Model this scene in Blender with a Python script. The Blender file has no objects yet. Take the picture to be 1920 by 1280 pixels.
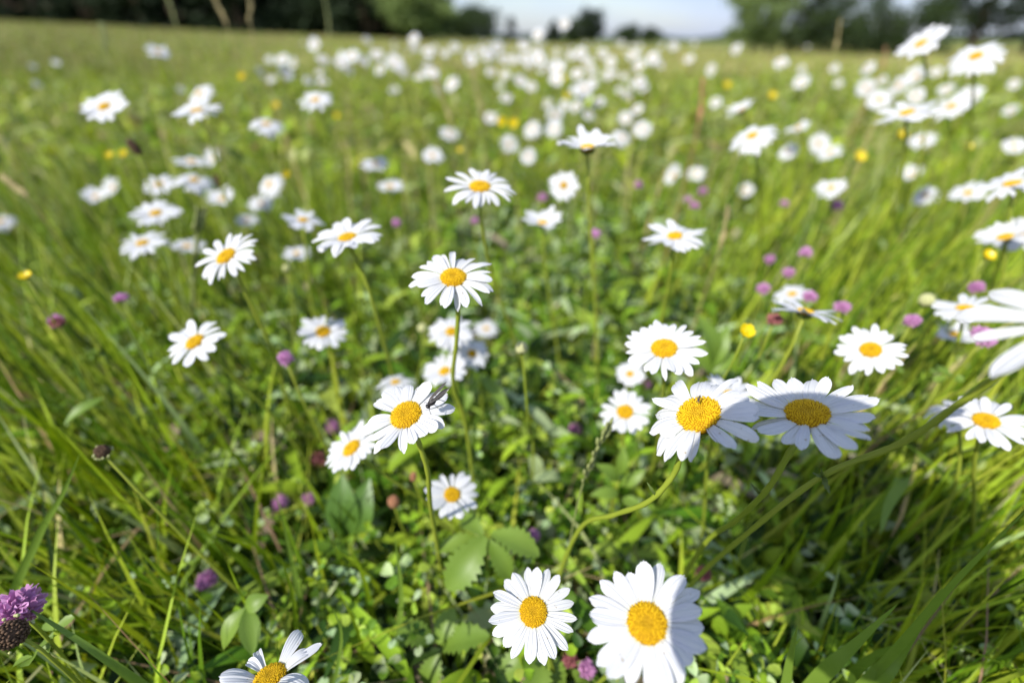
import bpy, math, random
import numpy as np
from mathutils import Vector, Matrix

random.seed(11)
rng = np.random.default_rng(11)
C = bpy.context.scene.collection
sc = bpy.context.scene

# ------------------------------------------------------------------ camera, light, exposure
H = 0.48                                   # lens height above the ground
PITCH = math.atan(565 / 853)
FPX = 853.0                                # focal length in pixels of the 1920 wide photograph
cam = bpy.data.cameras.new('camera')
cam.lens = 16.0
cam.sensor_width = 36.0
cam.clip_start = 0.01
cam.clip_end = 2000
cam.dof.use_dof = True
cam.dof.focus_distance = 0.232
cam.dof.aperture_fstop = 2.45
cam.dof.aperture_blades = 0
camo = bpy.data.objects.new('camera', cam)
camo.location = (0, 0, H)
camo.rotation_euler = (math.pi / 2 - PITCH, 0, 0)
C.objects.link(camo)
sc.camera = camo
CAM = Vector((0, 0, H))
FW = Vector((0, math.cos(PITCH), -math.sin(PITCH)))
UP = Vector((0, math.sin(PITCH), math.cos(PITCH)))
RT = Vector((1, 0, 0))

SUN_U, SUN_V = 1478, 930                   # where the shadow of the lens falls
LDIR = (RT * ((SUN_U - 960) / FPX) + UP * ((640 - SUN_V) / FPX) + FW).normalized()
sun = bpy.data.lights.new('sun', 'SUN')
sun.energy = 4.8
sun.angle = math.radians(0.5)
sun.color = (1.0, 0.965, 0.90)
suno = bpy.data.objects.new('sun', sun)
suno.rotation_euler = LDIR.to_track_quat('-Z', 'Y').to_euler()
suno.location = (-3, -3, 6)
C.objects.link(suno)

w = bpy.data.worlds.new('World')
sc.world = w
w.use_nodes = True
nt = w.node_tree
for n in list(nt.nodes):
    nt.nodes.remove(n)
out = nt.nodes.new('ShaderNodeOutputWorld')
bg = nt.nodes.new('ShaderNodeBackground')
bg.inputs['Strength'].default_value = 0.145
sky = nt.nodes.new('ShaderNodeTexSky')
sky.sky_type = 'NISHITA'
sky.sun_disc = False
sky.sun_elevation = math.asin(-LDIR.z)
sky.sun_rotation = math.atan2(-LDIR.x, -LDIR.y)
sky.air_density = 1.0
sky.dust_density = 1.2
# thin clouds
tc = nt.nodes.new('ShaderNodeTexCoord')
mp = nt.nodes.new('ShaderNodeMapping')
mp.inputs['Scale'].default_value = (1.0, 1.0, 4.0)
nz = nt.nodes.new('ShaderNodeTexNoise')
nz.inputs['Scale'].default_value = 2.2
nz.inputs['Detail'].default_value = 6
nz.inputs['Roughness'].default_value = 0.6
rp = nt.nodes.new('ShaderNodeValToRGB')
rp.color_ramp.elements[0].position = 0.36
rp.color_ramp.elements[0].color = (0.25, 0.25, 0.25, 1)
rp.color_ramp.elements[1].position = 0.68
rp.color_ramp.elements[1].color = (0.85, 0.85, 0.85, 1)
mx = nt.nodes.new('ShaderNodeMix')
mx.data_type = 'RGBA'
nt.links.new(tc.outputs['Generated'], mp.inputs['Vector'])
nt.links.new(mp.outputs['Vector'], nz.inputs['Vector'])
nt.links.new(nz.outputs['Fac'], rp.inputs['Fac'])
nt.links.new(rp.outputs['Color'], mx.inputs[0])
nt.links.new(sky.outputs['Color'], mx.inputs[6])
mx.inputs[7].default_value = (3.1, 3.8, 6.0, 1)
nt.links.new(mx.outputs[2], bg.inputs['Color'])
nt.links.new(bg.outputs['Background'], out.inputs['Surface'])

sc.view_settings.view_transform = 'Standard'
sc.view_settings.look = 'None'
sc.view_settings.exposure = 0.33
sc.view_settings.gamma = 1.0
sc.cycles.use_denoising = True
sc.cycles.max_bounces = 8
sc.cycles.diffuse_bounces = 4
sc.cycles.transmission_bounces = 4
sc.cycles.caustics_reflective = False
sc.cycles.caustics_refractive = False


# ------------------------------------------------------------------ helpers
def px(u, v, d):
    """world point seen at photo pixel (u, v) at depth d"""
    return CAM + d * (RT * ((u - 960) / FPX) + UP * ((640 - v) / FPX) + FW)


def pz(u, v, z):
    """world point seen at photo pixel (u, v) at height z"""
    r = RT * ((u - 960) / FPX) + UP * ((640 - v) / FPX) + FW
    return CAM + r * ((z - H) / r.z)


def ground_z(x, y):
    s = np.clip((y - 4) / 41, 0, 1)
    s = s * s * (3 - 2 * s)
    s2 = np.maximum(0, 4 - x)
    return s * (0.033 * s2 + 0.00015 * np.minimum(s2, 60) ** 2 - 0.035 * np.clip(x - 2, 0, 12)) + 0.012 * np.sin(x * 2.1 + 0.4) * np.sin(y * 1.7)


def gz(x, y):
    return float(ground_z(np.float64(x), np.float64(y)))


def new_mat(name):
    m = bpy.data.materials.new(name)
    m.use_nodes = True
    for n in list(m.node_tree.nodes):
        m.node_tree.nodes.remove(n)
    return m, m.node_tree


def leafy(name, col, col2, transl=0.4, rough=0.5, attr=False, nscale=60.0, spec=0.4):
    """thin plant tissue: reflects, and lets light through"""
    m, t = new_mat(name)
    o = t.nodes.new('ShaderNodeOutputMaterial')
    if attr:
        a = t.nodes.new('ShaderNodeAttribute')
        a.attribute_name = 'tint'
        c = a.outputs['Color']
    else:
        g = t.nodes.new('ShaderNodeNewGeometry')
        n = t.nodes.new('ShaderNodeTexNoise')
        n.inputs['Scale'].default_value = nscale
        n.inputs['Detail'].default_value = 3
        oi = t.nodes.new('ShaderNodeObjectInfo')
        ad = t.nodes.new('ShaderNodeMath')
        ad.operation = 'MULTIPLY_ADD'
        ad.inputs[1].default_value = 0.35
        r = t.nodes.new('ShaderNodeMix')
        r.data_type = 'RGBA'
        r.inputs[6].default_value = (*col, 1)
        r.inputs[7].default_value = (*col2, 1)
        t.links.new(g.outputs['Position'], n.inputs['Vector'])
        t.links.new(oi.outputs['Random'], ad.inputs[0])
        t.links.new(n.outputs['Fac'], ad.inputs[2])
        t.links.new(ad.outputs[0], r.inputs[0])
        c = r.outputs[2]
    p = t.nodes.new('ShaderNodeBsdfPrincipled')
    p.inputs['Roughness'].default_value = rough
    p.inputs['Specular IOR Level'].default_value = spec
    tr = t.nodes.new('ShaderNodeBsdfTranslucent')
    mix = t.nodes.new('ShaderNodeMixShader')
    mix.inputs[0].default_value = transl
    t.links.new(c, p.inputs['Base Color'])
    br = t.nodes.new('ShaderNodeHueSaturation')
    br.inputs['Hue'].default_value = 0.49
    br.inputs['Saturation'].default_value = 1.1
    br.inputs['Value'].default_value = 1.25
    t.links.new(c, br.inputs['Color'])
    t.links.new(br.outputs['Color'], tr.inputs['Color'])
    t.links.new(p.outputs[0], mix.inputs[1])
    t.links.new(tr.outputs[0], mix.inputs[2])
    t.links.new(mix.outputs[0], o.inputs['Surface'])
    return m


def solid(name, col, col2=None, rough=0.6, scale=200.0, spec=0.3, bump=0.0):
    m, t = new_mat(name)
    o = t.nodes.new('ShaderNodeOutputMaterial')
    p = t.nodes.new('ShaderNodeBsdfPrincipled')
    p.inputs['Roughness'].default_value = rough
    p.inputs['Specular IOR Level'].default_value = spec
    g = t.nodes.new('ShaderNodeNewGeometry')
    n = t.nodes.new('ShaderNodeTexNoise')
    n.inputs['Scale'].default_value = scale
    n.inputs['Detail'].default_value = 4
    r = t.nodes.new('ShaderNodeMix')
    r.data_type = 'RGBA'
    r.inputs[6].default_value = (*col, 1)
    r.inputs[7].default_value = (*(col2 or tuple(x * 0.75 for x in col)), 1)
    t.links.new(g.outputs['Position'], n.inputs['Vector'])
    t.links.new(n.outputs['Fac'], r.inputs[0])
    t.links.new(r.outputs[2], p.inputs['Base Color'])
    if bump:
        b = t.nodes.new('ShaderNodeBump')
        b.inputs['Strength'].default_value = bump
        b.inputs['Distance'].default_value = 0.02
        t.links.new(n.outputs['Fac'], b.inputs['Height'])
        t.links.new(b.outputs[0], p.inputs['Normal'])
    t.links.new(p.outputs[0], o.inputs['Surface'])
    return m


M = {}
M['petal'] = leafy('daisy_petal', (0.68, 0.68, 0.685), (0.645, 0.645, 0.655), 0.2, 0.55, nscale=140, spec=0.25)


def petal_grooves(m):
    """fine lengthwise veins, a creamy base and a few specks, in the petal's own coordinates"""
    t = m.node_tree
    a = t.nodes.new('ShaderNodeAttribute')
    a.attribute_name = 'puv'
    sx = t.nodes.new('ShaderNodeSeparateXYZ')
    t.links.new(a.outputs['Vector'], sx.inputs[0])
    w1 = t.nodes.new('ShaderNodeMath')
    w1.operation = 'MULTIPLY'
    w1.inputs[1].default_value = 17.0
    w2 = t.nodes.new('ShaderNodeMath')
    w2.operation = 'SINE'
    t.links.new(sx.outputs[0], w1.inputs[0])
    t.links.new(w1.outputs[0], w2.inputs[0])
    b = t.nodes.new('ShaderNodeBump')
    b.inputs['Strength'].default_value = 0.35
    b.inputs['Distance'].default_value = 0.0004
    t.links.new(w2.outputs[0], b.inputs['Height'])
    p = [n for n in t.nodes if n.type == 'BSDF_PRINCIPLED'][0]
    t.links.new(b.outputs[0], p.inputs['Normal'])
    old = p.inputs['Base Color'].links[0].from_socket
    mr = t.nodes.new('ShaderNodeMapRange')
    mr.inputs[1].default_value = 0.0
    mr.inputs[2].default_value = 0.22
    mr.inputs[3].default_value = 0.55
    mr.inputs[4].default_value = 0.0
    t.links.new(sx.outputs[1], mr.inputs[0])
    mx1 = t.nodes.new('ShaderNodeMix')
    mx1.data_type = 'RGBA'
    t.links.new(mr.outputs[0], mx1.inputs[0])
    t.links.new(old, mx1.inputs[6])
    mx1.inputs[7].default_value = (.66, .66, .42, 1)
    g = t.nodes.new('ShaderNodeNewGeometry')
    n = t.nodes.new('ShaderNodeTexNoise')
    n.inputs['Scale'].default_value = 420
    n.inputs['Detail'].default_value = 1
    t.links.new(g.outputs['Position'], n.inputs['Vector'])
    m2 = t.nodes.new('ShaderNodeMapRange')
    m2.inputs[1].default_value = 0.74
    m2.inputs[2].default_value = 0.80
    t.links.new(n.outputs['Fac'], m2.inputs[0])
    mx2 = t.nodes.new('ShaderNodeMix')
    mx2.data_type = 'RGBA'
    t.links.new(m2.outputs[0], mx2.inputs[0])
    t.links.new(mx1.outputs[2], mx2.inputs[6])
    mx2.inputs[7].default_value = (.34, .26, .14, 1)
    t.links.new(mx2.outputs[2], p.inputs['Base Color'])


petal_grooves(M['petal'])
M['disc'] = solid('daisy_disc', (0.72, 0.47, 0.006), (0.60, 0.36, 0.004), 0.6, 700, 0.25)
M['disc_base'] = solid('daisy_disc_gaps', (0.34, 0.18, 0.003), (0.26, 0.13, 0.002), 0.7, 500, 0.1)  # darker colour deepens the shade in the gaps between florets
M['disc_mid'] = solid('daisy_disc_middle', (0.62, 0.37, 0.006), (0.46, 0.30, 0.012), 0.65, 900, 0.2)
M['stem'] = leafy('flower_stem', (0.21, 0.29, 0.022), (0.29, 0.33, 0.035), 0.15, 0.5, nscale=40)
M['calyx'] = leafy('bract', (0.10, 0.15, 0.03), (0.08, 0.11, 0.02), 0.15, 0.5)
M['bud'] = leafy('bud', (0.60, 0.58, 0.33), (0.45, 0.47, 0.18), 0.15, 0.6)
M['blade'] = leafy('grass_blade', (0.12, 0.2, 0.025), (0.16, 0.24, 0.03), 0.24, 0.5, attr=True, spec=.20)
M['leaf'] = leafy('leaf', (0.125, 0.22, 0.024), (0.19, 0.285, 0.04), 0.3, 0.45, attr=False, nscale=45)
M['leaf_dark'] = leafy('dark_leaf', (0.07, 0.15, 0.02), (0.10, 0.19, 0.03), 0.25, 0.4, nscale=45)
M['clover'] = leafy('clover_floret', (0.44, 0.15, 0.36), (0.72, 0.42, 0.64), 0.3, 0.6, nscale=300)
M['clover_old'] = leafy('faded_clover_floret', (0.33, 0.09, 0.13), (0.42, 0.17, 0.14), 0.25, 0.6, nscale=300)
M['butter'] = leafy('buttercup_petal', (0.74, 0.60, 0.01), (0.70, 0.54, 0.008), 0.25, 0.3, nscale=100)
M['brown'] = solid('dry_brown', (0.13, 0.075, 0.04), (0.06, 0.035, 0.02), 0.8, 300)
M['straw'] = leafy('straw', (0.45, 0.36, 0.17), (0.36, 0.30, 0.12), 0.25, 0.6)
M['sorrel'] = leafy('reddish_seeds', (0.46, 0.25, 0.13), (0.38, 0.17, 0.09), 0.2, 0.7, nscale=300)
M['rye'] = leafy('green_spikelet', (0.22, 0.27, 0.08), (0.30, 0.32, 0.12), 0.25, 0.6)
M['insect'] = solid('insect_black', (0.012, 0.011, 0.012), (0.03, 0.025, 0.022), 0.35, 900, 0.5)
M['wing'] = leafy('insect_wing', (0.16, 0.14, 0.12), (0.09, 0.08, 0.075), 0.5, 0.25, nscale=900)


def mesh(name, verts, faces, mats, smooth=True, midx=None, tint=None):
    me = bpy.data.meshes.new(name)
    me.from_pydata([tuple(v) for v in verts], [], faces)
    for m in (mats if isinstance(mats, (list, tuple)) else [mats]):
        me.materials.append(m)
    if smooth:
        me.polygons.foreach_set('use_smooth', [True] * len(me.polygons))
    if midx is not None:
        me.polygons.foreach_set('material_index', midx)
    me.update()
    return me


def obj(name, me, parent=None):
    o = bpy.data.objects.new(name, me)
    C.objects.link(o)
    if parent is not None:
        o.parent = parent
        o.matrix_parent_inverse = Matrix()
    return o


def thing(name, label, cat, loc, group=None):
    o = bpy.data.objects.new(name, None)
    o.empty_display_size = 0.01
    C.objects.link(o)
    o.location = loc
    o['label'] = label
    o['category'] = cat
    if group:
        o['group'] = group
    return o


def bez(p, n):
    out = []
    for i in range(n + 1):
        t = i / n
        a = (1 - t) ** 3
        b = 3 * t * (1 - t) ** 2
        c = 3 * t * t * (1 - t)
        d = t ** 3
        out.append(p[0] * a + p[1] * b + p[2] * c + p[3] * d)
    return out


def spline(pts, n=8):
    """Catmull-Rom through the points"""
    P = [pts[0] * 2 - pts[1]] + list(pts) + [pts[-1] * 2 - pts[-2]]
    out = []
    for i in range(1, len(P) - 2):
        for k in range(n):
            t = k / n
            a, b, c, d = P[i - 1], P[i], P[i + 1], P[i + 2]
            out.append(0.5 * ((2 * b) + (c - a) * t + (2 * a - 5 * b + 4 * c - d) * t * t + (3 * b - 3 * c + d - a) * t ** 3))
    out.append(pts[-1])
    return out


def tube(pts, r0, r1, sides=6, V=None, F=None, ridge=0.0):
    """tapered tube along pts"""
    if V is None:
        V, F = [], []
    n = len(pts)
    base = len(V)
    nrm = None
    for i, p in enumerate(pts):
        t = (pts[min(i + 1, n - 1)] - pts[max(i - 1, 0)]).normalized()
        if nrm is None:
            nrm = t.orthogonal().normalized()
        nrm = (nrm - t * nrm.dot(t)).normalized()
        bn = t.cross(nrm)
        r = (r0 + (r1 - r0) * i / (n - 1)) * (1 + .09 * math.sin(i * 1.9 + r0 * 9e4))
        for k in range(sides):
            a = 2 * math.pi * k / sides
            rr = r * (1 + (ridge if k % 2 else 0))
            V.append(p + (nrm * math.cos(a) + bn * math.sin(a)) * rr)
    for i in range(n - 1):
        for k in range(sides):
            k2 = (k + 1) % sides
            F.append((base + i * sides + k, base + i * sides + k2, base + (i + 1) * sides + k2, base + (i + 1) * sides + k))
    F.append(tuple(base + k for k in range(sides))[::-1])
    F.append(tuple(base + (n - 1) * sides + k for k in range(sides)))
    return V, F


def ellipsoid(c, axes, nu=10, nv=6, V=None, F=None):
    if V is None:
        V, F = [], []
    b = len(V)
    a0, a1, a2 = axes
    for j in range(1, nv):
        th = math.pi * j / nv
        for i in range(nu):
            ph = 2 * math.pi * i / nu
            V.append(c + a0 * (math.sin(th) * math.cos(ph)) + a1 * (math.sin(th) * math.sin(ph)) + a2 * math.cos(th))
    V.append(c + a2)
    V.append(c - a2)
    top, bot = len(V) - 2, len(V) - 1
    for j in range(nv - 2):
        for i in range(nu):
            i2 = (i + 1) % nu
            F.append((b + j * nu + i, b + (j + 1) * nu + i, b + (j + 1) * nu + i2, b + j * nu + i2))
    for i in range(nu):
        i2 = (i + 1) % nu
        F.append((top, b + i, b + i2))
        F.append((bot, b + (nv - 2) * nu + i2, b + (nv - 2) * nu + i))
    return V, F


def leaf_geo(V, F, p0, p1, wid, nrm, teeth=0.10, droop=0.12, n=12, shape='obovate'):
    ax = p1 - p0
    L = ax.length
    ax = ax / L
    nrm = (nrm - ax * nrm.dot(ax)).normalized()
    sd = ax.cross(nrm)
    b = len(V)
    for i in range(n + 1):
        q = i / n
        if shape == 'obovate':
            pr = math.sin(math.pi * min(1, q ** 1.25 * .93 + .05)) ** .75
            pr = max(pr, .10)
        elif shape == 'lance':
            pr = max(.04, math.sin(math.pi * min(1, q * .97 + .03)) ** .9)
        else:
            pr = max(.03, (1 - q) ** .7 * (1 if q > .12 else .75 + 2 * q))
        tt = 1 + (teeth if i % 2 else -teeth) * (q > .15)
        c = p0 + ax * L * q - nrm * (droop * L * q * q) + nrm * (.10 * L * math.sin(math.pi * q))
        wv = wid * .5 * pr
        V += [c - sd * wv * tt + nrm * wv * .28, c - sd * wv * .5 + nrm * wv * .16, c, c + sd * wv * .5 + nrm * wv * .16, c + sd * wv * tt + nrm * wv * .28]
    for i in range(n):
        for j in range(4):
            q = b + i * 5 + j
            F.append((q, q + 1, q + 6, q + 5))


# ------------------------------------------------------------------ daisy heads (unit: head radius = 1)
def head_meshes(key, n=20, rd=0.30, wid=0.27, irr=0.25, cup=0.10, droop=0.16, seed=1, hero=False, gap=None, curl=0.0):
    R = random.Random(seed)
    V, F, PU = [], [], []
    ns, nl = (8, 12) if hero else (4, 6)
    for k in range(n):
        if gap and k in gap:
            continue
        a = 2 * math.pi * (k + R.uniform(-irr, irr) * 0.8) / n
        L = (1.0 - rd * 0.86) * (1 + R.uniform(-0.15, 0.07) * (0.5 + 2 * irr))
        W = wid * (1 + R.uniform(-0.22, 0.16))
        cp = cup + R.uniform(-0.10, 0.12) * (0.5 + irr * 2)
        dr = droop + R.uniform(-0.12, 0.18) * (0.5 + irr * 2)
        tw = R.uniform(-0.35, 0.35) * (0.5 + irr)
        bend = R.uniform(-0.12, 0.12) * (0.4 + irr * 2)
        layer = (0.028 if k % 2 else -0.018) + R.uniform(-0.012, 0.012)
        cu = curl * R.uniform(-0.4, 1.0)
        notch = R.uniform(0.008, 0.03)
        fold = R.uniform(-0.10, 0.06)
        if R.random() < irr * 0.5:
            W *= 0.62
            fold = 0.14
        if R.random() < irr * 0.4:
            L *= 0.82
        b = len(V)
        ca, sa = math.cos(a), math.sin(a)
        for i in range(nl + 1):
            t = i / nl
            if t < 0.62:
                pr = 0.42 + 0.58 * math.sin(math.pi / 2 * t / 0.62)
            else:
                pr = math.sqrt(max(0.0, 1 - ((t - 0.62) / 0.40) ** 2)) ** 0.85
                pr = max(pr, 0.42)
            for j in range(ns + 1):
                s = -1 + 2 * j / ns
                x = rd * 0.82 + L * (t - 0.075 * (t ** 8) * s * s - (t ** 10) * (notch * (1 - math.cos(2 * math.pi * s * 1.5)) * (1 - abs(s)) * 1.2))
                y = s * W * 0.5 * pr + bend * t * t * L
                z = layer * (0.4 + t) + L * (cp * t - dr * t * t * 1.3)
                z += -cu * t ** 3 * 0.6 + fold * W * (s * s - 0.4) * 1.2
                z += 0.020 * math.cos(s * math.pi * 2.5) * min(1, 3 * t) * (1 - 0.5 * t) * (1 if hero else 0.6)
                z += tw * s * W * 0.5 * t
                V.append(Vector((x * ca - y * sa, x * sa + y * ca, z)))
                PU.append((s, t, k))
        for i in range(nl):
            for j in range(ns):
                q = b + i * (ns + 1) + j
                F.append((q, q + ns + 1, q + ns + 2, q + 1))
    pet = mesh('petals_' + key, V, F, M['petal'])
    at = pet.attributes.new('puv', 'FLOAT_VECTOR', 'POINT')
    at.data.foreach_set('vector', np.array(PU, np.float32).ravel())
    # disc: dome with phyllotaxis florets
    V, F, mi = [], [], []
    ht = 0.36 * rd

    def dome(r):
        q = r / rd
        return ht * (math.sqrt(max(0, 1 - q * q * 0.97)) - 0.24 * math.exp(-(q / 0.26) ** 2)) - 0.03 * rd
    nr, na = (9, 24) if hero else (5, 14)
    for i in range(nr + 1):
        r = rd * i / nr
        for k in range(na):
            an = 2 * math.pi * k / na
            V.append(Vector((r * math.cos(an), r * math.sin(an), dome(r) - 0.012 * rd)))
    for i in range(nr):
        for k in range(na):
            k2 = (k + 1) % na
            F.append((i * na + k, i * na + na + k, i * na + na + k2, i * na + k2))
            mi.append(1)
    # rim skirt
    b = len(V)
    for k in range(na):
        an = 2 * math.pi * k / na
        V.append(Vector((rd * .9 * math.cos(an), rd * .9 * math.sin(an), -0.10)))
    for k in range(na):
        k2 = (k + 1) % na
        F.append((nr * na + k, b + k, b + k2, nr * na + k2))
        mi.append(1)
    N = 330 if hero else 110
    for i in range(N):
        q = math.sqrt((i + 0.5) / N)
        r = rd * q * 0.985
        an = i * 2.399963 + R.uniform(-.05, .05)
        z = dome(r)
        dz = (dome(min(r + 0.01 * rd, rd)) - dome(max(r - 0.01 * rd, 0))) / (0.02 * rd)
        nrm = Vector((-dz * math.cos(an), -dz * math.sin(an), 1)).normalized()
        c = Vector((r * math.cos(an), r * math.sin(an), z))
        sp = rd / math.sqrt(N) * 0.80 * R.uniform(0.72, 1.2)
        fm = 2 if q < .30 + R.uniform(-.06, .06) or R.random() < .06 else 0
        hh = sp * (0.9 + 0.9 * (q > 0.55) * R.uniform(0.5, 1.2))
        if q < 0.5:
            hh = sp * 0.8
        t1 = nrm.orthogonal().normalized()
        t2 = nrm.cross(t1)
        b = len(V)
        kk = 5
        ph0 = R.uniform(0, 6)
        tip = nrm * hh + Vector((math.cos(an), math.sin(an), 0)) * sp * R.uniform(-0.25, 0.35)
        for k in range(kk):
            f = ph0 + 2 * math.pi * k / kk
            V.append(c + (t1 * math.cos(f) + t2 * math.sin(f)) * sp - nrm * sp * 0.3)
        for k in range(kk):
            f = ph0 + 2 * math.pi * k / kk
            V.append(c + tip * 0.75 + (t1 * math.cos(f) + t2 * math.sin(f)) * sp * 0.72)
        V.append(c + tip * (1.0 if q < 0.55 else 0.62))
        for k in range(kk):
            k2 = (k + 1) % kk
            F.append((b + k, b + k2, b + kk + k2, b + kk + k))
            mi.append(fm)
            F.append((b + kk + k, b + kk + k2, b + 2 * kk))
            mi.append(fm)
    disc = mesh('flower_disc_' + key, V, F, [M['disc'], M['disc_base'], M['disc_mid']], midx=mi)
    # calyx: shallow green cup with pointed bracts
    V, F = [], []
    nb = 16
    prof = [(0.10, -0.20), (0.22 * rd / .3, -0.185), (0.30 * rd / .3, -0.12), (0.31 * rd / .3, -0.05)]
    for i, (r, z) in enumerate(prof):
        for k in range(nb):
            an = 2 * math.pi * k / nb
            rr = r * (1.06 if k % 2 else 0.97)
            V.append(Vector((rr * math.cos(an), rr * math.sin(an), z - (0.015 if (i == 3 and k % 2 == 0) else 0))))
    for i in range(3):
        for k in range(nb):
            k2 = (k + 1) % nb
            F.append((i * nb + k, i * nb + k2, i * nb + nb + k2, i * nb + nb + k))
    F.append(tuple(range(nb))[::-1])
    cal = mesh('calyx_' + key, V, F, M['calyx'], smooth=False)
    return pet, disc, cal


HEADS = {}
variants = [dict(n=20, wid=0.266, cup=0.23, droop=.15, irr=.2), dict(n=17, wid=0.317, cup=0.29, droop=.18, irr=.3),
            dict(n=23, wid=0.236, cup=0.25, droop=.28, irr=.25), dict(n=19, wid=0.287, cup=0.15, droop=.10, irr=.35),
            dict(n=16, wid=0.338, cup=0.55, droop=.14, irr=.3), dict(n=21, wid=0.256, cup=0.19, droop=.34, irr=.2)]
for i, kw in enumerate(variants):
    HEADS[i] = head_meshes('variant%d' % i, seed=20 + i, rd=0.235, **kw)


def normal_at(P, a, phi):
    wv = (CAM - P).normalized()
    m0 = RT * math.cos(math.radians(phi)) + UP * math.sin(math.radians(phi))
    m = (m0 - wv * m0.dot(wv)).normalized()
    return (wv * a + m * math.sqrt(max(0, 1 - a * a))).normalized()


HERO_BLOCK = []                            # heads that must stay unobstructed
DG = 'white daisies in the meadow'


def daisy(u, v, wpx, a, phi, label, D=0.05, d=None, head=None, spin=None, way=None, block=True, stem_r=None, zmin=0.13, group=DG, lean=None):
    if d is None:
        d = (FPX * D - 2.7) / max(wpx * 1.06 - 9, 6)
        if wpx > 150:
            d = FPX * D / wpx
    if .40 < d < .62:
        D *= 1.05
    P = px(u, v, d)
    g = gz(P.x, P.y)
    if P.z < g + zmin:
        s = (H - zmin - g) / (H - P.z)
        d *= s
        D *= s
        P = px(u, v, d)
    if P.z > 0.56:
        s = max(0.25, (0.56 - H) / (P.z - H)) if P.z > H else 1
        d *= s
        D *= s
        P = px(u, v, d)
    if u < 800:
        phi += (22 if d < .4 else 6) * min(1, (960 - u) / 600)
        if d > .3:
            a *= .80
    n = normal_at(P, a, phi)
    if head is None:
        head = random.randrange(len(variants))
    pet, disc, cal = HEADS[head]
    R = D / 2
    q = n.to_track_quat('Z', 'Y').to_matrix().to_4x4()
    sp = Matrix.Rotation(random.uniform(0, 6.28) if spin is None else math.radians(spin), 4, 'Z')
    hm = Matrix.Translation(P) @ q @ sp @ Matrix.Scale(R, 4)
    sr = stem_r or 0.0014 * (D / 0.05) ** 0.5
    neck = P - n * (0.19 * R)
    if way:
        pts = [neck, neck - n * 0.008] + [px(*p) for p in way]
        b = pts[-1]
        if b.z > gz(b.x, b.y) + 0.02:
            dirv = (pts[-1] - pts[-2]).normalized()
            hb = b.z
            k = b + Vector((dirv.x, dirv.y, 0)) * 0.03
            pts.append(Vector((k.x, k.y, hb * .55)))
            pts.append(Vector((k.x + dirv.x * .015, k.y + dirv.y * .015, gz(k.x, k.y) - 0.01)))
        path = spline(pts, 7)
    else:
        hh = P.z - g
        lx, ly = lean if lean else (random.gauss(0, .10), random.gauss(0.03, .10))
        base = Vector((P.x - n.x * hh * .45 + lx * hh, P.y - n.y * hh * .3 + abs(n.y) * hh * .25 + ly * hh, 0))
        base.z = gz(base.x, base.y) - 0.01
        path = bez([neck, neck - n * hh * 0.28, base + Vector((lx * .3, ly * .3, 1)) * hh * 0.45, base], 12 if d < .7 else 7)
    root = thing('daisy', label, 'daisy', path[-1], group)
    off = Matrix.Translation(-path[-1])
    Vv, Ff = tube([p - path[-1] for p in path], sr, sr * 1.15, 7 if d < .7 else 5)
    obj('stem', mesh('daisy_stem', Vv, Ff, M['stem']), root)
    for nm, me in (('petals', pet), ('flower_disc', disc), ('calyx', cal)):
        o = obj(nm, me, root)
        o.matrix_local = off @ hm
    if d < 1.5:
        HERO_BLOCK.append((u, v, (FPX * D / d) * 0.56 + 3, d))
    return root, hm, P, n, path


# ---- daisies whose petals one can see one by one
HEADS['a'] = head_meshes('a', n=20, rd=.315, wid=0.262, irr=.22, cup=0.12, droop=0.06, seed=101, hero=True)
HEADS['b'] = head_meshes('b', n=20, rd=.315, wid=0.232, irr=.12, cup=0.10, droop=0.08, seed=102, hero=True)
HEADS['c'] = head_meshes('c', n=21, rd=.37, wid=0.250, irr=.55, cup=0.26, droop=0.20, seed=103, hero=True)
HEADS['d'] = head_meshes('d', n=20, rd=.325, wid=0.238, irr=.25, cup=0.16, droop=0.06, seed=104, hero=True)
HEADS['e'] = head_meshes('e', n=20, rd=.35, wid=0.282, irr=.30, cup=0.24, droop=0.14, seed=105, hero=True)
HEADS['f'] = head_meshes('f', n=23, rd=.30, wid=0.228, irr=.25, cup=0.24, droop=0.20, seed=106, hero=True)
HEADS['g'] = head_meshes('g', n=24, rd=.32, wid=0.228, irr=.18, cup=0.22, droop=0.12, seed=107, hero=True)
HEADS['h'] = head_meshes('h', n=19, rd=.30, wid=0.242, irr=.22, cup=0.14, droop=0.10, seed=108, hero=True)
HEADS['i'] = head_meshes('i', n=15, rd=.30, wid=0.307, irr=.25, cup=0.18, droop=0.12, seed=109, hero=True)
HEADS['j'] = head_meshes('j', n=13, rd=.32, wid=0.31, irr=.7, cup=.62, droop=.34, seed=112, hero=True, curl=.40, gap=(2, 9))
HEADS['k'] = head_meshes('k', n=12, rd=.26, wid=.27, irr=.45, cup=.20, droop=.16, seed=114, hero=True)

HEADS['l'] = head_meshes('l', n=22, rd=.26, wid=.28, irr=.3, cup=.40, droop=.22, seed=117, hero=True)

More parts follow.
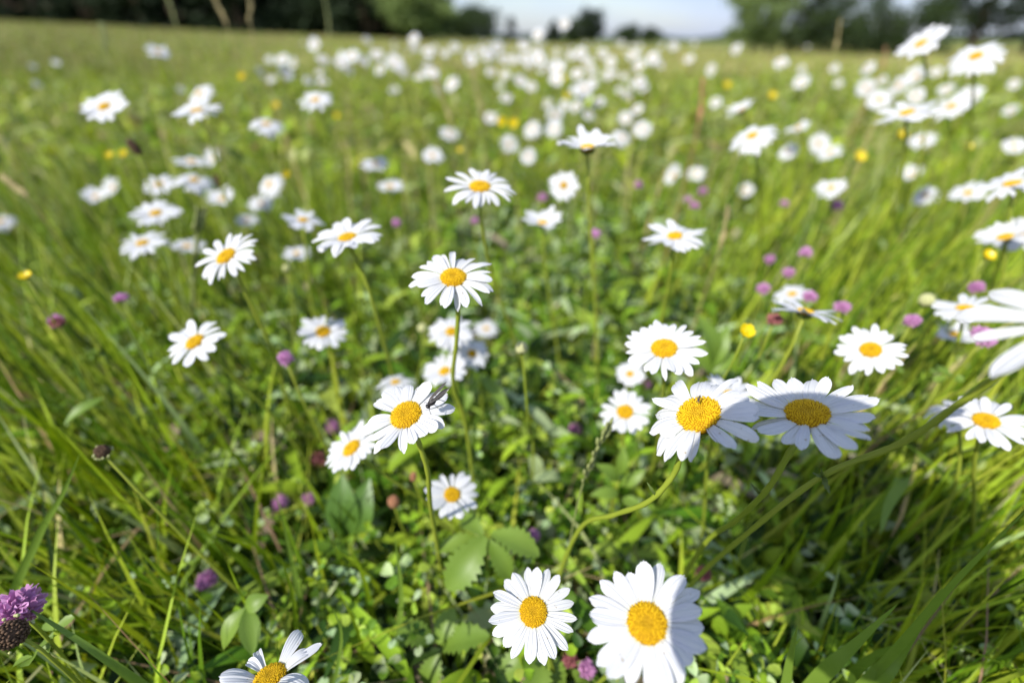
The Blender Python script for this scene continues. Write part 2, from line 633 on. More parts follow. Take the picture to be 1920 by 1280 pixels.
daisy(1213, 1167, 236, .97, 100, 'largest wide open daisy low in front with part of its petals in shadow', D=.053, d=.192, head='a', spin=10)
daisy(1000, 1146, 168, .98, 90, 'round open daisy low in front beside the largest daisy, fully sunlit', D=.048, d=.243, head='b', spin=0)
hC = daisy(1310, 777, 216, .74, 118, 'daisy with ragged petals and a tiny fly at the rim of its disc', D=.0575, d=.222, head='c', spin=0,
           way=[(1284, 838, .226), (1262, 890, .236), (1215, 940, .25), (1150, 965, .275), (1088, 990, .31)])
hD = daisy(1513, 775, 240, .66, 88, 'wide daisy crossed by a curved shadow edge, overlapping the ragged daisy', D=.0585, d=.217, head='d', spin=0,
      way=[(1484, 842, .225), (1440, 915, .24), (1380, 975, .27), (1320, 1020, .31)])
hE = daisy(762, 778, 166, .76, 112, 'daisy on a clear green stem with a dark winged insect on its petals', D=.05, d=.243, head='e', spin=0,
           way=[(786, 832, .252), (802, 885, .265), (806, 940, .29), (816, 1000, .33)])
daisy(850, 521, 164, .68, 95, 'open daisy with many narrow petals standing above three smaller daisies', D=.052, d=.268, head='f',
      way=[(859, 570, .282), (856, 640, .30), (850, 720, .33), (872, 790, .37)])
daisy(1245, 654, 146, .74, 90, 'neat many petalled daisy just above the ragged daisy', D=.05, d=.283, head='g')
daisy(1632, 656, 112, .84, 80, 'even star shaped daisy alone in the grass beside the big cropped daisy', D=.043, d=.32, head='h')
daisy(848, 927, 106, .90, 80, 'daisy with spaced petals under the daisy that carries the winged insect', D=.041, d=.335, head='i', lean=(.1, .3))
daisy(660, 840, 112, .70, 125, 'half hidden daisy tucked behind the daisy that carries the winged insect', D=.045, d=.33, head='g', spin=40)
daisy(507, 1268, 150, .66, 84, 'tattered daisy with a few curled petals cut by the bottom edge', D=.047, d=.225, head='j', spin=30)
hL = daisy(2008, 606, 300, .76, 112, 'huge close daisy cut off by the frame on a thick arching stem', D=.056, d=.150, head='k', spin=4, stem_r=.0014,
      way=[(1905, 685, .168), (1800, 755, .19), (1690, 830, .212), (1540, 893, .235), (1400, 1000, .27), (1300, 1090, .32)])
daisy(1848, 789, 130, .70, 66, 'daisy below the arching stem with its disc in full view', D=.047, d=.305, head='h', spin=77)
daisy(1786, 768, 72, .5, 110, 'partly hidden daisy tucked behind the daisy below the arching stem', D=.036, d=.34)
daisy(425, 481, 128, .62, 118, 'daisy with long thin petals leaning on a tall slanting stem', D=.05, d=.335, head='f', spin=80,
      way=[(447, 520, .35), (480, 590, .37), (520, 680, .41), (540, 760, .46)])
daisy(366, 641, 122, .66, 118, 'tilted daisy with gappy petals low among the bright grass blades', D=.047, d=.345, head='i', spin=120)
daisy(606, 622, 88, .98, 100, 'small round daisy alone between the tilted daisy and the tall flower stem', D=.042, d=.42, head='i', spin=100)
daisy(846, 622, 86, .80, 95, 'upper one of three small daisies crossed by a dark stem', D=.042, d=.42, head=2)
daisy(885, 663, 66, .86, 75, 'smallest one of three daisies clustered by the dark stem', D=.036, d=.44, head=0)
daisy(834, 696, 92, .66, 110, 'lower one of three small daisies, just behind the insect daisy', D=.044, d=.41, head=1)
daisy(742, 716, 62, .6, 95, 'small daisy peeking out behind the top petals of the insect daisy', D=.036, d=.43)
daisy(912, 616, 52, .7, 90, 'pale small daisy at the back of the cluster by the dark stem', D=.038)
daisy(652, 446, 140, .54, 98, 'cup shaped daisy seen from the side, its petals raised, beside a long stem', D=.054, d=.345, head='l',
      way=[(672, 490, .36), (700, 570, .38), (722, 650, .42), (735, 700, .46)])
daisy(900, 351, 140, .50, 90, 'broad flat daisy alone in the centre with an oval orange disc', D=.053, d=.335, head='f', spin=50)
daisy(1102, 277, 116, .30, 90, 'daisy seen almost edge on at the top of a tall stem', D=.051, d=.385, head=4)
daisy(1057, 348, 62, .96, 90, 'small round daisy facing straight out beside the tall edge on daisy', D=.034, d=.50, head=0)
daisy(1018, 418, 76, .45, 90, 'small half open daisy below the round facing daisy', D=.042, d=.48, head=4)
daisy(1265, 443, 120, .52, 85, 'flat daisy with one petal hanging down, alone above the neat daisy', D=.050, d=.37, head=3)
daisy(569, 413, 80, .52, 90, 'small daisy just behind the cup shaped daisy', D=.042, d=.47, head=3)
daisy(557, 475, 52, .6, 100, 'small faint daisy hidden under the cup shaped daisy', D=.036)
daisy(1410, 255, 88, .5, 100, 'drooping daisy alone in open grass with a petal hanging down', D=.05, d=.52, head=5)
daisy(1181, 701, 54, .85, 90, 'tiny daisy tucked beneath the neat many petalled daisy', D=.030, d=.44, head=1)
daisy(1172, 772, 98, .88, 90, 'daisy with broad spaced petals close beside the ragged daisy', D=.043, d=.36, head='i', spin=210)
daisy(1370, 742, 110, .6, 60, 'daisy mostly hidden behind the ragged daisy and the shadowed daisy', D=.042, d=.31, head=3)
daisy(1510, 584, 132, .20, 72, 'thin edge on daisy slanting downwards below a smaller one', D=.048, d=.34, head=3)
daisy(1485, 551, 62, .55, 95, 'small daisy resting above the slanting edge on daisy', D=.034, d=.46, head=0)
daisy(1808, 578, 112, .42, 85, 'flat daisy just behind the big cropped daisy', D=.048, d=.38, head=3)
daisy(1788, 627, 56, .6, 60, 'small ragged daisy below the flat daisy by the pink clover', D=.034, d=.45, head=4)
daisy(1897, 345, 110, .36, 90, 'flat daisy with orange disc cut by the frame in the upper grass', D=.051, d=.42, head=3)
daisy(1815, 362, 66, .55, 90, 'small daisy next to the flat daisy in the upper grass', D=.048)
daisy(1735, 367, 48, .8, 90, 'round white daisy between two others in the upper grass', D=.046)
daisy(1558, 353, 60, .6, 95, 'small oval daisy above the dark pink clover', D=.048)
daisy(1730, 262, 50, .6, 90, 'oval daisy under the big white cluster', D=.05)
daisy(1708, 326, 40, .7, 90, 'very small oval daisy between two larger ones in the upper grass', D=.046)
daisy(1555, 285, 50, .55, 90, 'small oval daisy beside a yellow buttercup', D=.05)
daisy(1726, 83, 72, .5, 105, 'tall daisy held up against the dark bushes', D=.052, d=.55)
daisy(1829, 106, 76, .6, 85, 'tall spiky daisy held up in front of the dark tree', D=.054, d=.55)
daisy(1700, 212, 104, .42, 88, 'broad daisy in the middle of the big white cluster', D=.054, d=.50)
daisy(1783, 200, 66, .6, 90, 'daisy at the end of the big white cluster', D=.052)
daisy(1822, 180, 44, .8, 90, 'faint daisy behind the big white cluster', D=.05)
daisy(1648, 187, 48, .8, 60, 'rounded daisy leaning beside the big white cluster', D=.05)
daisy(1390, 207, 60, .3, 110, 'narrow edge on daisy slanting above the drooping daisy', D=.05)
daisy(1497, 240, 50, .3, 105, 'narrow edge on daisy beside the drooping daisy', D=.046)
daisy(1398, 357, 36, .9, 90, 'tiny round daisy between pink clovers and the oval daisy', D=.042)
daisy(1263, 330, 46, .6, 150, 'tilted small daisy by the pink clover heads', D=.048)
daisy(1306, 326, 38, .9, 90, 'tiny round daisy touching the pink clover heads', D=.045)
daisy(1884, 445, 76, .5, 95, 'daisy cluster member with an orange disc near the frame edge', D=.047, d=.43)
daisy(1922, 440, 70, .6, 95, 'daisy cut by the frame beside the one with the orange disc', D=.05, d=.45)
daisy(197, 201, 84, .6, 125, 'tall daisy with a pale orange disc alone on the open hillside', D=.053, d=.52, head=1)
daisy(374, 176, 58, .55, 130, 'upper one of two daisies stacked on the hillside', D=.052)
daisy(370, 208, 84, .30, 108, 'lower narrow one of two daisies stacked on the hillside', D=.055, d=.55)
daisy(500, 233, 66, .5, 95, 'flat daisy below a yellow buttercup on the hillside', D=.052)
daisy(592, 188, 70, .5, 108, 'daisy with a soft orange disc just under the white drift', D=.053)
daisy(297, 97, 44, .8, 90, 'lone white daisy high on the hillside', D=.05)
daisy(360, 303, 66, .38, 95, 'flat narrow daisy above the wide oval daisy', D=.052)
daisy(400, 297, 38, .8, 150, 'small daisy turned sideways beside the flat narrow daisy', D=.044)
daisy(299, 346, 66, .65, 115, 'daisy with a pale disc beside the wide oval daisy', D=.050)
daisy(365, 338, 70, .55, 92, 'wide oval daisy under the flat narrow daisy', D=.052)
daisy(180, 369, 48, .7, 120, 'lower one of a touching pair of daisies in the hillside grass', D=.046)
daisy(212, 352, 42, .7, 150, 'upper one of a touching pair of daisies in the hillside grass', D=.044)
daisy(293, 400, 76, .6, 112, 'daisy with ruffled petals and an orange disc below the pale disc daisy', D=.051, d=.53)
daisy(268, 456, 80, .55, 115, 'daisy with folded petals at the bottom of the hillside group', D=.050, d=.5)
daisy(417, 373, 52, .75, 120, 'round daisy right above the long thin petalled daisy', D=.046)
daisy(505, 346, 58, .7, 135, 'tilted daisy beside a yellow buttercup', D=.048)
daisy(490, 382, 52, .6, 110, 'oval daisy just below the tilted daisy by the buttercup', D=.046)
daisy(352, 462, 62, .5, 95, 'daisy with a dull disc beside a straw coloured stem', D=.044)
daisy(463, 412, 50, .5, 100, 'faint daisy behind the long thin petalled daisy', D=.042)
daisy(705, 308, 58, .55, 100, 'upper one of two small daisies in mid meadow', D=.050)
daisy(732, 350, 58, .5, 95, 'lower one of two small daisies in mid meadow', D=.050)
daisy(955, 271, 42, .85, 60, 'tilted round daisy alone above the broad flat daisy', D=.048)
daisy(3, 415, 50, .6, 130, 'daisy cut by the frame edge at the foot of the hillside', D=.05)

# ---- the drift of small blurred daisies behind
drift = [(591, 85), (689, 76), (778, 89), (775, 71), (803, 97), (835, 100), (853, 90), (881, 112), (505, 112), (529, 112), (551, 119), (489, 136),
         (509, 148), (536, 138), (606, 112), (640, 117), (653, 131), (660, 105), (680, 117), (707, 103), (737, 112), (754, 131), (759, 141), (713, 131),
         (579, 151), (605, 153), (600, 136), (739, 169), (787, 143), (809, 136), (821, 170), (847, 157), (842, 251), (811, 292), (881, 113), (917, 104),
         (933, 88), (903, 95), (945, 111), (963, 111), (984, 86), (1009, 95), (1011, 111), (993, 125), (986, 109), (1016, 132), (1039, 125), (1043, 100),
         (1043, 150), (1071, 104), (1089, 100), (1101, 118), (1110, 134), (1082, 139), (1110, 155), (1130, 100), (1146, 118), (1138, 141), (1170, 144),
         (1188, 104), (1224, 109), (1199, 125), (1238, 122), (1263, 87), (920, 135), (947, 141), (975, 152), (996, 164), (938, 161), (949, 184), (1027, 194),
         (1041, 216), (1085, 173), (1101, 177), (1080, 200), (1103, 214), (1059, 198), (1122, 191), (1162, 171), (1178, 177), (1199, 152), (1206, 164),
         (1195, 205), (1173, 223), (1204, 242), (1167, 258), (921, 221), (998, 242), (1039, 242), (991, 294), (740, 118), (748, 124), (912, 108), (922, 98),
         (1034, 122), (1046, 130), (1078, 170), (1092, 182), (1096, 166), (800, 130), (815, 142), (1150, 140), (1190, 160), (1000, 100), (640, 108)]
side = [(1379, 91), (1334, 131), (1502, 131), (1565, 129), (1626, 128), (1655, 151), (1717, 144), (1755, 136), (1623, 165), (1685, 161), (1502, 155),
        (1572, 156), (1901, 158), (1717, 181), (1774, 168), (1895, 208), (1901, 275), (1478, 285), (1535, 269), (1342, 191), (1465, 118), (1293, 111)]
few = [(62, 125), (105, 118), (70, 158), (340, 168)]
edge = [(1009, 66), (1058, 46)]


def far_daisy(u, v, label, dmin=1.2, dmax=3.2, D=None):
    k = math.sin(PITCH) - (640 - v) / FPX * math.cos(PITCH)
    d = random.uniform(dmin, dmax)
    if k * d > 0.20:
        d = 0.20 / k * random.uniform(.9, 1.05)
    if k < 0 and -k * d > 0.07:
        d = 0.07 / -k
    D = D or random.uniform(.040, .054)
    if d < 1.0:
        D *= .85
    daisy(u, v, 30, random.uniform(.6, .98), random.gauss(95, 28), label, D=D, d=d, block=False)


for u, v in drift:
    far_daisy(u, v, 'small blurred white daisy in the dense drift across mid meadow', 1.15, 2.6)
for u, v in side:
    far_daisy(u, v, 'small blurred white daisy in the loose scatter below the dark bushes', 1.1, 2.4)
for u, v in few:
    far_daisy(u, v, 'faint blurred daisy among the first few on the shaded hillside', 1.6, 2.4, .034)
for u, v in edge:
    far_daisy(u, v, 'tall blurred daisy rising against the pale sky', 1.3, 1.8)
for i in range(45):
    d = random.uniform(3, 8)
    u = random.gauss(930, 190)
    z = random.uniform(.34, .46)
    k = (H - z) / d
    v = 640 - FPX * (math.sin(PITCH) - k) / math.cos(PITCH)
    daisy(u, v, 30, random.uniform(.45, .95), random.gauss(95, 28), 'distant faint daisy at the far side of the white drift', D=.05, d=d, block=False)

for hero, (u0, v0, dd), tips in ((hC, (1230, 930, .245), ((1214, 905, 6), (1242, 912, 5))), (hD, (1427, 928, .246), ((1408, 906, 6), (1440, 905, 5)))):
    V, F = [], []
    _r = hero[0].location
    for (u1, v1, wp) in tips:
        leaf_geo(V, F, px(u0, v0, dd) - _r, px(u1, v1, dd - .003) - _r, wp * dd / FPX, CAM - px(u0, v0, dd), .2, .1, 8, 'lance')
    obj('stem_leaf', mesh('stem_leaf', V, F, M['calyx']), hero[0])
V, F = [], []
_r = hL[0].location
for (u1, v1, wp) in ((1524, 886, 7), (1552, 902, 8), (1556, 925, 9), (1540, 878, 6)):
    leaf_geo(V, F, px(1541, 893, .233) - _r, px(u1, v1, .229) - _r, wp * .23 / FPX, CAM - _r - (px(1541, 893, .233) - _r), .3, .05, 8, 'lance')
obj('stem_leaf', mesh('stem_leaf', V, F, M['calyx']), hL[0])

# ------------------------------------------------------------------ insects
def fly(loc, axis, up, L, label, name, wings_flat=True):
    t = thing(name, label, 'fly', loc)
    f = axis.normalized()
    upv = (up - f * up.dot(f)).normalized()
    s = f.cross(upv)
    V, F = ellipsoid(upv * L * .10 - f * L * .22, (s * L * .095, upv * L * .085, f * L * .32))
    V, F = ellipsoid(upv * L * .13 + f * L * .16, (s * L * .12, upv * L * .12, f * L * .17), V=V, F=F)
    V, F = ellipsoid(upv * L * .11 + f * L * .37, (s * L * .10, upv * L * .08, f * L * .07), V=V, F=F)
    obj('body', mesh('insect_body', V, F, M['insect']), t)
    for sg in (-1, 1):
        V, F = [], []
        n = 7
        for i in range(n + 1):
            q = i / n
            wd = L * .15 * math.sin(math.pi * min(1, q * .93 + .07)) ** .6
            c = upv * L * (.23 + .01 * sg) + f * L * (.18 - .86 * q) + s * sg * L * (.05 + .10 * q)
            V += [c - s * wd * .5, c + upv * L * .02, c + s * wd * .5]
        for i in range(n):
            for j in range(2):
                F.append((i * 3 + j, i * 3 + j + 1, i * 3 + 4 + j, i * 3 + 3 + j))
        obj('wing', mesh('insect_wing', V, F, M['wing']), t)
        for k in range(3):
            b = f * L * (.25 - .13 * k) + upv * L * .09
            kn = b + s * sg * L * .2 + upv * L * .06 + f * L * .12 * (1 - k)
            ft = b + s * sg * L * .3 - upv * L * .09 + f * L * .2 * (1 - k)
            Vl, Fl = tube([b, kn, ft], L * .016, L * .008, 5)
            obj('leg', mesh('insect_leg', Vl, Fl, M['insect']), t)


_, hm, P, n, _ = hE
tocam = (CAM - P).normalized()
p0 = px(800, 768, .2405)
p1 = px(838, 734, .2405)
fly((p0 + p1) / 2 + tocam * 0.006, p0 - p1, n, 0.0150, 'slim dark insect with folded wings on the petals of a daisy', 'winged_insect')
_, hm, P, n, _ = hC
tocam = (CAM - P).normalized()
fly(px(1312, 747, .2205) + tocam * 0.003, UP * .9 + RT * .25, n, 0.0036, 'tiny black fly standing on the rim of an orange daisy disc', 'small_fly')

# ------------------------------------------------------------------ other flowers
def clover_mesh(key, mat, seed, n=70):
    R = random.Random(seed)
    V, F = [], []
    for i in range(n):
        q = 1 - (i + .5) / n * 1.75
        an = i * 2.399963
        rr = math.sqrt(max(0, 1 - q * q))
        dr = Vector((rr * math.cos(an), rr * math.sin(an), q * .95 + .15)).normalized()
        c = dr * R.uniform(.42, .55)
        tip = c + dr * R.uniform(.32, .5) + Vector((0, 0, R.uniform(.0, .25)))
        t1 = dr.orthogonal().normalized()
        t1 = (Matrix.Rotation(R.uniform(0, 6.28), 3, dr) @ t1)
        t2 = dr.cross(t1)
        b = len(V)
        mid = (c + tip) * .5
        w_ = R.uniform(.11, .18)
        V += [c - t1 * w_ * .5, c + t1 * w_ * .5, mid + t1 * w_ + t2 * w_ * .3, mid - t1 * w_ + t2 * w_ * .3, tip + t1 * w_ * .4 - t2 * w_ * .2, tip - t1 * w_ * .4 - t2 * w_ * .2, c + t2 * w_, mid + t2 * w_ * 1.3]
        F += [(b, b + 1, b + 2, b + 3), (b + 3, b + 2, b + 4, b + 5), (b + 1, b + 6, b + 7, b + 2), (b + 6, b, b + 3, b + 7), (b + 2, b + 7, b + 4), (b + 7, b + 3, b + 5)]
    V, F = ellipsoid(Vector((0, 0, .08)), (Vector((.52, 0, 0)), Vector((0, .52, 0)), Vector((0, 0, .5))), V=V, F=F)
    return mesh('florets_' + key, V, F, mat, smooth=False)


CLOV = [clover_mesh('pink', M['clover'], 5, 85), clover_mesh('faded', M['clover_old'], 6, 55)]


def stem_to_ground(P, r, mat, lean=.12, head=None, n=9):
    hh = P.z - gz(P.x, P.y)
    base = Vector((P.x + random.gauss(0, lean) * hh, P.y + random.gauss(.06, lean) * hh, 0))
    base.z = gz(base.x, base.y) - .01
    path = bez([P, P - Vector((0, 0, hh * .3)), base + Vector((0, 0, hh * .5)), base], n)
    V, F = tube([p - base for p in path], r, r * 1.2, 5)
    return base, mesh('thin_stem', V, F, mat)


def trifoliate(V, F, c, nrm, size, rot, R):
    """clover leaf: three leaflets"""
    t1 = nrm.orthogonal().normalized()
    t1 = Matrix.Rotation(rot, 3, nrm) @ t1
    t2 = nrm.cross(t1)
    slim = R.uniform(.55, 1.08)
    for k in range(3):
        a = k * 2.094 + R.uniform(-.15, .15)
        dr = t1 * math.cos(a) + t2 * math.sin(a)
        sd = nrm.cross(dr)
        lift = R.uniform(-.1, .35)
        b = len(V)
        for (q, wq) in ((0.05, .06), (.35, .34), (.68, .46), (.92, .34)):
            wq *= slim
            cc = c + dr * size * q + nrm * size * (lift * q - .1 * q * q)
            V += [cc - sd * size * wq + nrm * size * .22 * wq * 2, cc, cc + sd * size * wq + nrm * size * .22 * wq * 2]
        V.append(c + dr * size * 1.0 + nrm * size * (lift - .12))
        for i in range(3):
            for j in range(2):
                F.append((b + i * 3 + j, b + i * 3 + j + 1, b + i * 3 + j + 4, b + i * 3 + j + 3))
        F += [(b + 9, b + 10, b + 12), (b + 10, b + 11, b + 12)]


def clover(u, v, wpx, label, old=False, z=None):
    D = .022
    d = (FPX * D) / max(10, wpx - 8)
    P = px(u, v, d)
    if P.z < .10:
        P = pz(u, v, .10)
    if P.z > .42:
        P = pz(u, v, .34) if v > 130 else P
    k = math.sin(PITCH) - (640 - v) / FPX * math.cos(PITCH)
    if v < 700 and P.z < .25:
        P = px(u, v, (H - random.uniform(.25, .30)) / k)
    d = (P - CAM).dot(FW)
    D = min(.026, max(.014, d * (wpx - 6) / FPX))
    base, me = stem_to_ground(P, .0009, M['stem'])
    t = thing('clover_flower', label, 'clover', base, 'clover heads in the grass')
    obj('stem', me, t)
    f = obj('flower_head', CLOV[1 if old else 0], t)
    f.matrix_local = Matrix.Translation(P - base) @ Matrix.Rotation(random.uniform(0, 6), 4, 'Z') @ Matrix.Rotation(random.gauss(0, .3), 4, 'X') @ Matrix.Diagonal((D / 2, D / 2 * random.uniform(.85, 1.1), D / 2 * random.uniform(.7, 1.1), 1))
    V, F = [], []
    for k in range(2):
        trifoliate(V, F, (P - base) * .85 + Vector((random.uniform(-.01, .01), random.uniform(-.01, .01), 0)), Vector((random.gauss(0, .3), random.gauss(0, .3), 1)).normalized(), D * .55, random.uniform(0, 6), random)
    obj('leaf', mesh('clover_head_leaves', V, F, M['leaf']), t)
    HERO_BLOCK.append((u, v, wpx * .5, d))


for args in [
        (623, 800, 40, 'bright pink clover head above the half hidden daisy'),
        (527, 943, 36, 'lone pink clover on a slanting stem among grass blades'),
        (580, 935, 32, 'small pink clover beside the lone one on the slanting stem'),
        (388, 1087, 48, 'ragged purple clover low in the dark grass'),
        (36, 1145, 84, 'biggest pink clover, beside a withered brown seed head'),
        (1843, 632, 52, 'wide pink clover under the big cropped daisy'),
        (1430, 543, 32, 'pink clover beside the slanting edge on daisy'),
        (1510, 475, 28, 'bright pink clover alone above the slanting edge on daisy'),
        (1443, 487, 26, 'pale pink clover above the slanting edge on daisy'),
        (1580, 578, 32, 'pale pink clover past the tip of the edge on daisy'),
        (1517, 558, 28, 'pink clover just behind the edge on daisy'),
        (1478, 512, 22, 'dim small clover between two pale pink ones'),
        (1302, 387, 26, 'bright clover in the group below two tiny daisies'),
        (1318, 360, 26, 'pale clover touching the two tiny daisies'),
        (1290, 375, 22, 'dim clover in the group below two tiny daisies'),
        (1196, 348, 26, 'pink clover beside the tall stem of the edge on daisy'),
        (1568, 388, 32, 'dark pink clover under the small oval daisy'),
        (1470, 383, 24, 'dark red clover in open grass'),
        (743, 420, 24, 'pale pink clover beside the cup shaped daisy'),
        (890, 415, 20, 'pale clover touching the stem of the broad flat daisy'),
        (1018, 372, 24, 'pink clover under the small round facing daisy'),
        (537, 673, 32, 'pink clover at the foot of the slanting daisy stem'),
        (228, 560, 34, 'dull pink clover in the open grass of the hillside foot'),
        (108, 603, 28, 'pale pink clover far out in the long grass'),
        (1000, 1004, 36, 'dark purple clover over the broad serrated leaves'),
        (1100, 1256, 34, 'pale pink clover between the two lowest daisies'),
        (1078, 805, 34, 'deep pink clover below the cream bud on its stem'),
        (1212, 720, 28, 'magenta clover under the neat many petalled daisy'),
        (1115, 440, 18, 'small dark pink clover in shade behind the tall stem'),
        (1710, 603, 28, 'dusty pink clover beside the even star shaped daisy'),
        (1830, 540, 28, 'faded pink clover above the flat daisy by the frame')]:
    clover(*args)
for args in [
        (600, 862, 42, 'faded reddish clover head behind the half hidden daisy'),
        (1070, 1236, 40, 'withered purple clover head above the pale one'),
        (1452, 600, 34, 'brown faded clover under the slanting edge on daisy'),
        (108, 606, 24, 'brownish clover head in long grass'),
        (1318, 1075, 34, 'withered red brown clover above the largest daisy')]:
    clover(*args, old=True)


def buttercup_mesh():
    V, F = [], []
    for k in range(5):
        a = k * 1.2566
        ca, sa = math.cos(a), math.sin(a)
        b = len(V)
        for i in range(5):
            q = i / 4
            wd = .62 * math.sin(math.pi * (q * .72 + .14)) ** .8
            for s in (-1, 0, 1):
                x = .08 + .95 * q - .08 * q * q * abs(s)
                y = s * wd
                z = .55 * q ** 1.6 + .12 * abs(s) * q
                V.append(Vector((x * ca - y * sa, x * sa + y * ca, z)))
        for i in range(4):
            for j in range(2):
                q = b + i * 3 + j
                F.append((q, q + 3, q + 4, q + 1))
    V, F = ellipsoid(Vector((0, 0, .14)), (Vector((.26, 0, 0)), Vector((0, .26, 0)), Vector((0, 0, .2))), V=V, F=F)
    return mesh('buttercup_petals', V, F, M['butter'])


BUT = buttercup_mesh()


def buttercup(u, v, wpx, label):
    D = .02
    d = FPX * D / max(8, wpx - 9)
    k = math.sin(PITCH) - (640 - v) / FPX * math.cos(PITCH)
    d = min(d, random.uniform(.15, .18) / k) if k > .05 else d
    D = max(.010, min(.019, d * (wpx - 10) / FPX))
    P = px(u, v, d)
    base, me = stem_to_ground(P, .0008, M['stem'])
    t = thing('buttercup', label, 'buttercup', base, 'yellow buttercups in the grass')
    obj('stem', me, t)
    f = obj('petals', BUT, t)
    f.matrix_local = Matrix.Translation(P - base) @ Matrix.Rotation(random.gauss(0, .25) + .75, 4, 'X') @ Matrix.Rotation(random.uniform(0, 6), 4, 'Z') @ Matrix.Scale(D / 2 * 1.05, 4)
    HERO_BLOCK.append((u, v, wpx * .8 + 4, d))


for args in [
        (1398, 622, 23, 'bright buttercup between the neat daisy and the edge on daisy'),
        (50, 520, 30, 'buttercup alone at the shaded foot of the hillside'),
        (538, 328, 24, 'buttercup touching the tilted daisy'),
        (1610, 295, 30, 'clear yellow buttercup beside the small oval daisy'),
        (207, 293, 24, 'paler one of two buttercups side by side on the hillside'),
        (233, 290, 24, 'deeper one of two buttercups side by side on the hillside'),
        (518, 200, 24, 'buttercup above the flat daisy on the hillside'),
        (455, 145, 24, 'faint buttercup high on the hillside'),
        (940, 228, 26, 'orange tinted buttercup below the white drift'),
        (962, 232, 26, 'yellow buttercup next to the orange tinted one'),
        (632, 217, 20, 'pale buttercup under the daisy with the soft orange disc'),
        (1690, 255, 26, 'dull buttercup under the big white cluster'),
        (1446, 180, 24, 'faint buttercup above the narrow edge on daisies'),
        (862, 283, 20, 'tiny buttercup above the broad flat daisy'),
        (1055, 150, 22, 'buttercup in the middle of the white drift'),
        (1062, 178, 22, 'buttercup low in the white drift'),
        (1362, 160, 22, 'faint buttercup beyond the edge of the drift'),
        (1815, 275, 22, 'faint buttercup beside the upper grass daisies'),
        (1850, 480, 24, 'dull buttercup under the daisy with the orange disc')]:
    buttercup(*args)


def bud(u, v, wpx, d, label, way=None):
    P = px(u, v, d)
    r = wpx * d / FPX * .5
    if way:
        pts = [P - Vector((0, 0, r * .6))] + [px(*q) for q in way]
        last = pts[-1]
        pts.append(Vector((last.x, last.y + .01, gz(last.x, last.y) - .01)))
        path = spline(pts, 5)
        base = path[-1].copy()
        V, F = tube([p - base for p in path], .0009, .0012, 6)
        me = mesh('bud_stem', V, F, M['stem'])
    else:
        base, me = stem_to_ground(P, .0010, M['stem'])
    t = thing('flower_bud', label, 'flower bud', base, 'unopened flower buds')
    obj('stem', me, t)
    V, F = [], []
    c = P - base
    for i in range(34):
        q = 1 - (i + .5) / 34 * 1.5
        an = i * 2.4
        rr = math.sqrt(max(0, 1 - q * q))
        dr = Vector((rr * math.cos(an), rr * math.sin(an), q))
        V, F = ellipsoid(c + dr * r * .72, (Vector((r * .3, 0, 0)), Vector((0, r * .3, 0)), Vector((0, 0, r * .36))), 6, 4, V, F)
    V, F = ellipsoid(c, (Vector((r * .8, 0, 0)), Vector((0, r * .8, 0)), Vector((0, 0, r * .8))), 10, 6, V, F)
    obj('bud_head', mesh('bud_head', V, F, M['bud']), t)
    V, F = ellipsoid(c - Vector((0, 0, r * .62)), (Vector((r * .72, 0, 0)), Vector((0, r * .72, 0)), Vector((0, 0, r * .45))), 9, 5)
    obj('calyx', mesh('bud_calyx', V, F, M['calyx']), t)
    HERO_BLOCK.append((u, v, wpx * .6, d))


bud(978, 652, 25, .335, 'cream bud on a thin straight stem in the open centre', way=[(983, 700, .345), (990, 780, .37), (1000, 850, .41)])
bud(1737, 563, 26, .40, 'cream bud beside the flat daisy by the frame')
bud(792, 615, 18, .46, 'small green bud beside the cluster of three daisies')
bud(537, 503, 14, .5, 'tiny pale bud under the faint daisy')


def seed_head(u, v, wpx, hpx, d, label, mat, tilt=0, way=None, fuzz=True):
    P = px(u, v, d)
    a = wpx * d / FPX * .5
    b = hpx * d / FPX * .5
    if way:
        pts = [P - Vector((0, 0, b * .4))] + [px(*q) for q in way]
        path = spline(pts, 6)
        base = path[-1].copy()
        V, F = tube([p - base for p in path], .0009, .0011, 6)
        me = mesh('seed_stem', V, F, M['stem'])
    else:
        base, me = stem_to_ground(P, .001, M['stem'])
    t = thing('seed_head', label, 'seed head', base, 'withered seed heads')
    obj('stem', me, t)
    rot = Matrix.Rotation(math.radians(tilt), 3, 'Y')
    V, F = [], []
    c = P - base
    R = random.Random(int(u))
    for i in range(150):
        q = 1 - (i + .5) / 150 * 2
        an = i * 2.4
        rr = math.sqrt(max(0, 1 - q * q))
        p = rot @ Vector((rr * math.cos(an) * a, rr * math.sin(an) * a, q * b))
        s = min(a, b) * R.uniform(.10, .21)
        V, F = ellipsoid(c + p * .85, (rot @ Vector((s, 0, 0)), rot @ Vector((0, s, 0)), rot @ Vector((0, 0, s * 1.3))), 5, 4, V, F)
    V, F = ellipsoid(c, (rot @ Vector((a * .85, 0, 0)), rot @ Vector((0, a * .85, 0)), rot @ Vector((0, 0, b * .85))), 8, 6, V, F)
    obj('seeds', mesh('seed_mass', V, F, mat), t)
    if fuzz:
        V, F = [], []
        for i in range(26):
            an = R.uniform(0, 6.28)
            q = R.uniform(-.9, .3)
            rr = math.sqrt(1 - q * q)
            p = rot @ Vector((rr * math.cos(an) * a, rr * math.sin(an) * a, q * b))
            s = min(a, b) * R.uniform(.10, .2)
            V, F = ellipsoid(c + p * 1.15, (Vector((s, 0, 0)), Vector((0, s, 0)), Vector((0, 0, s))), 5, 4, V, F)
        obj('anthers', mesh('seed_anthers', V, F, M['bud']), t)
    HERO_BLOCK.append((u, v, max(wpx, hpx) * .6, d))


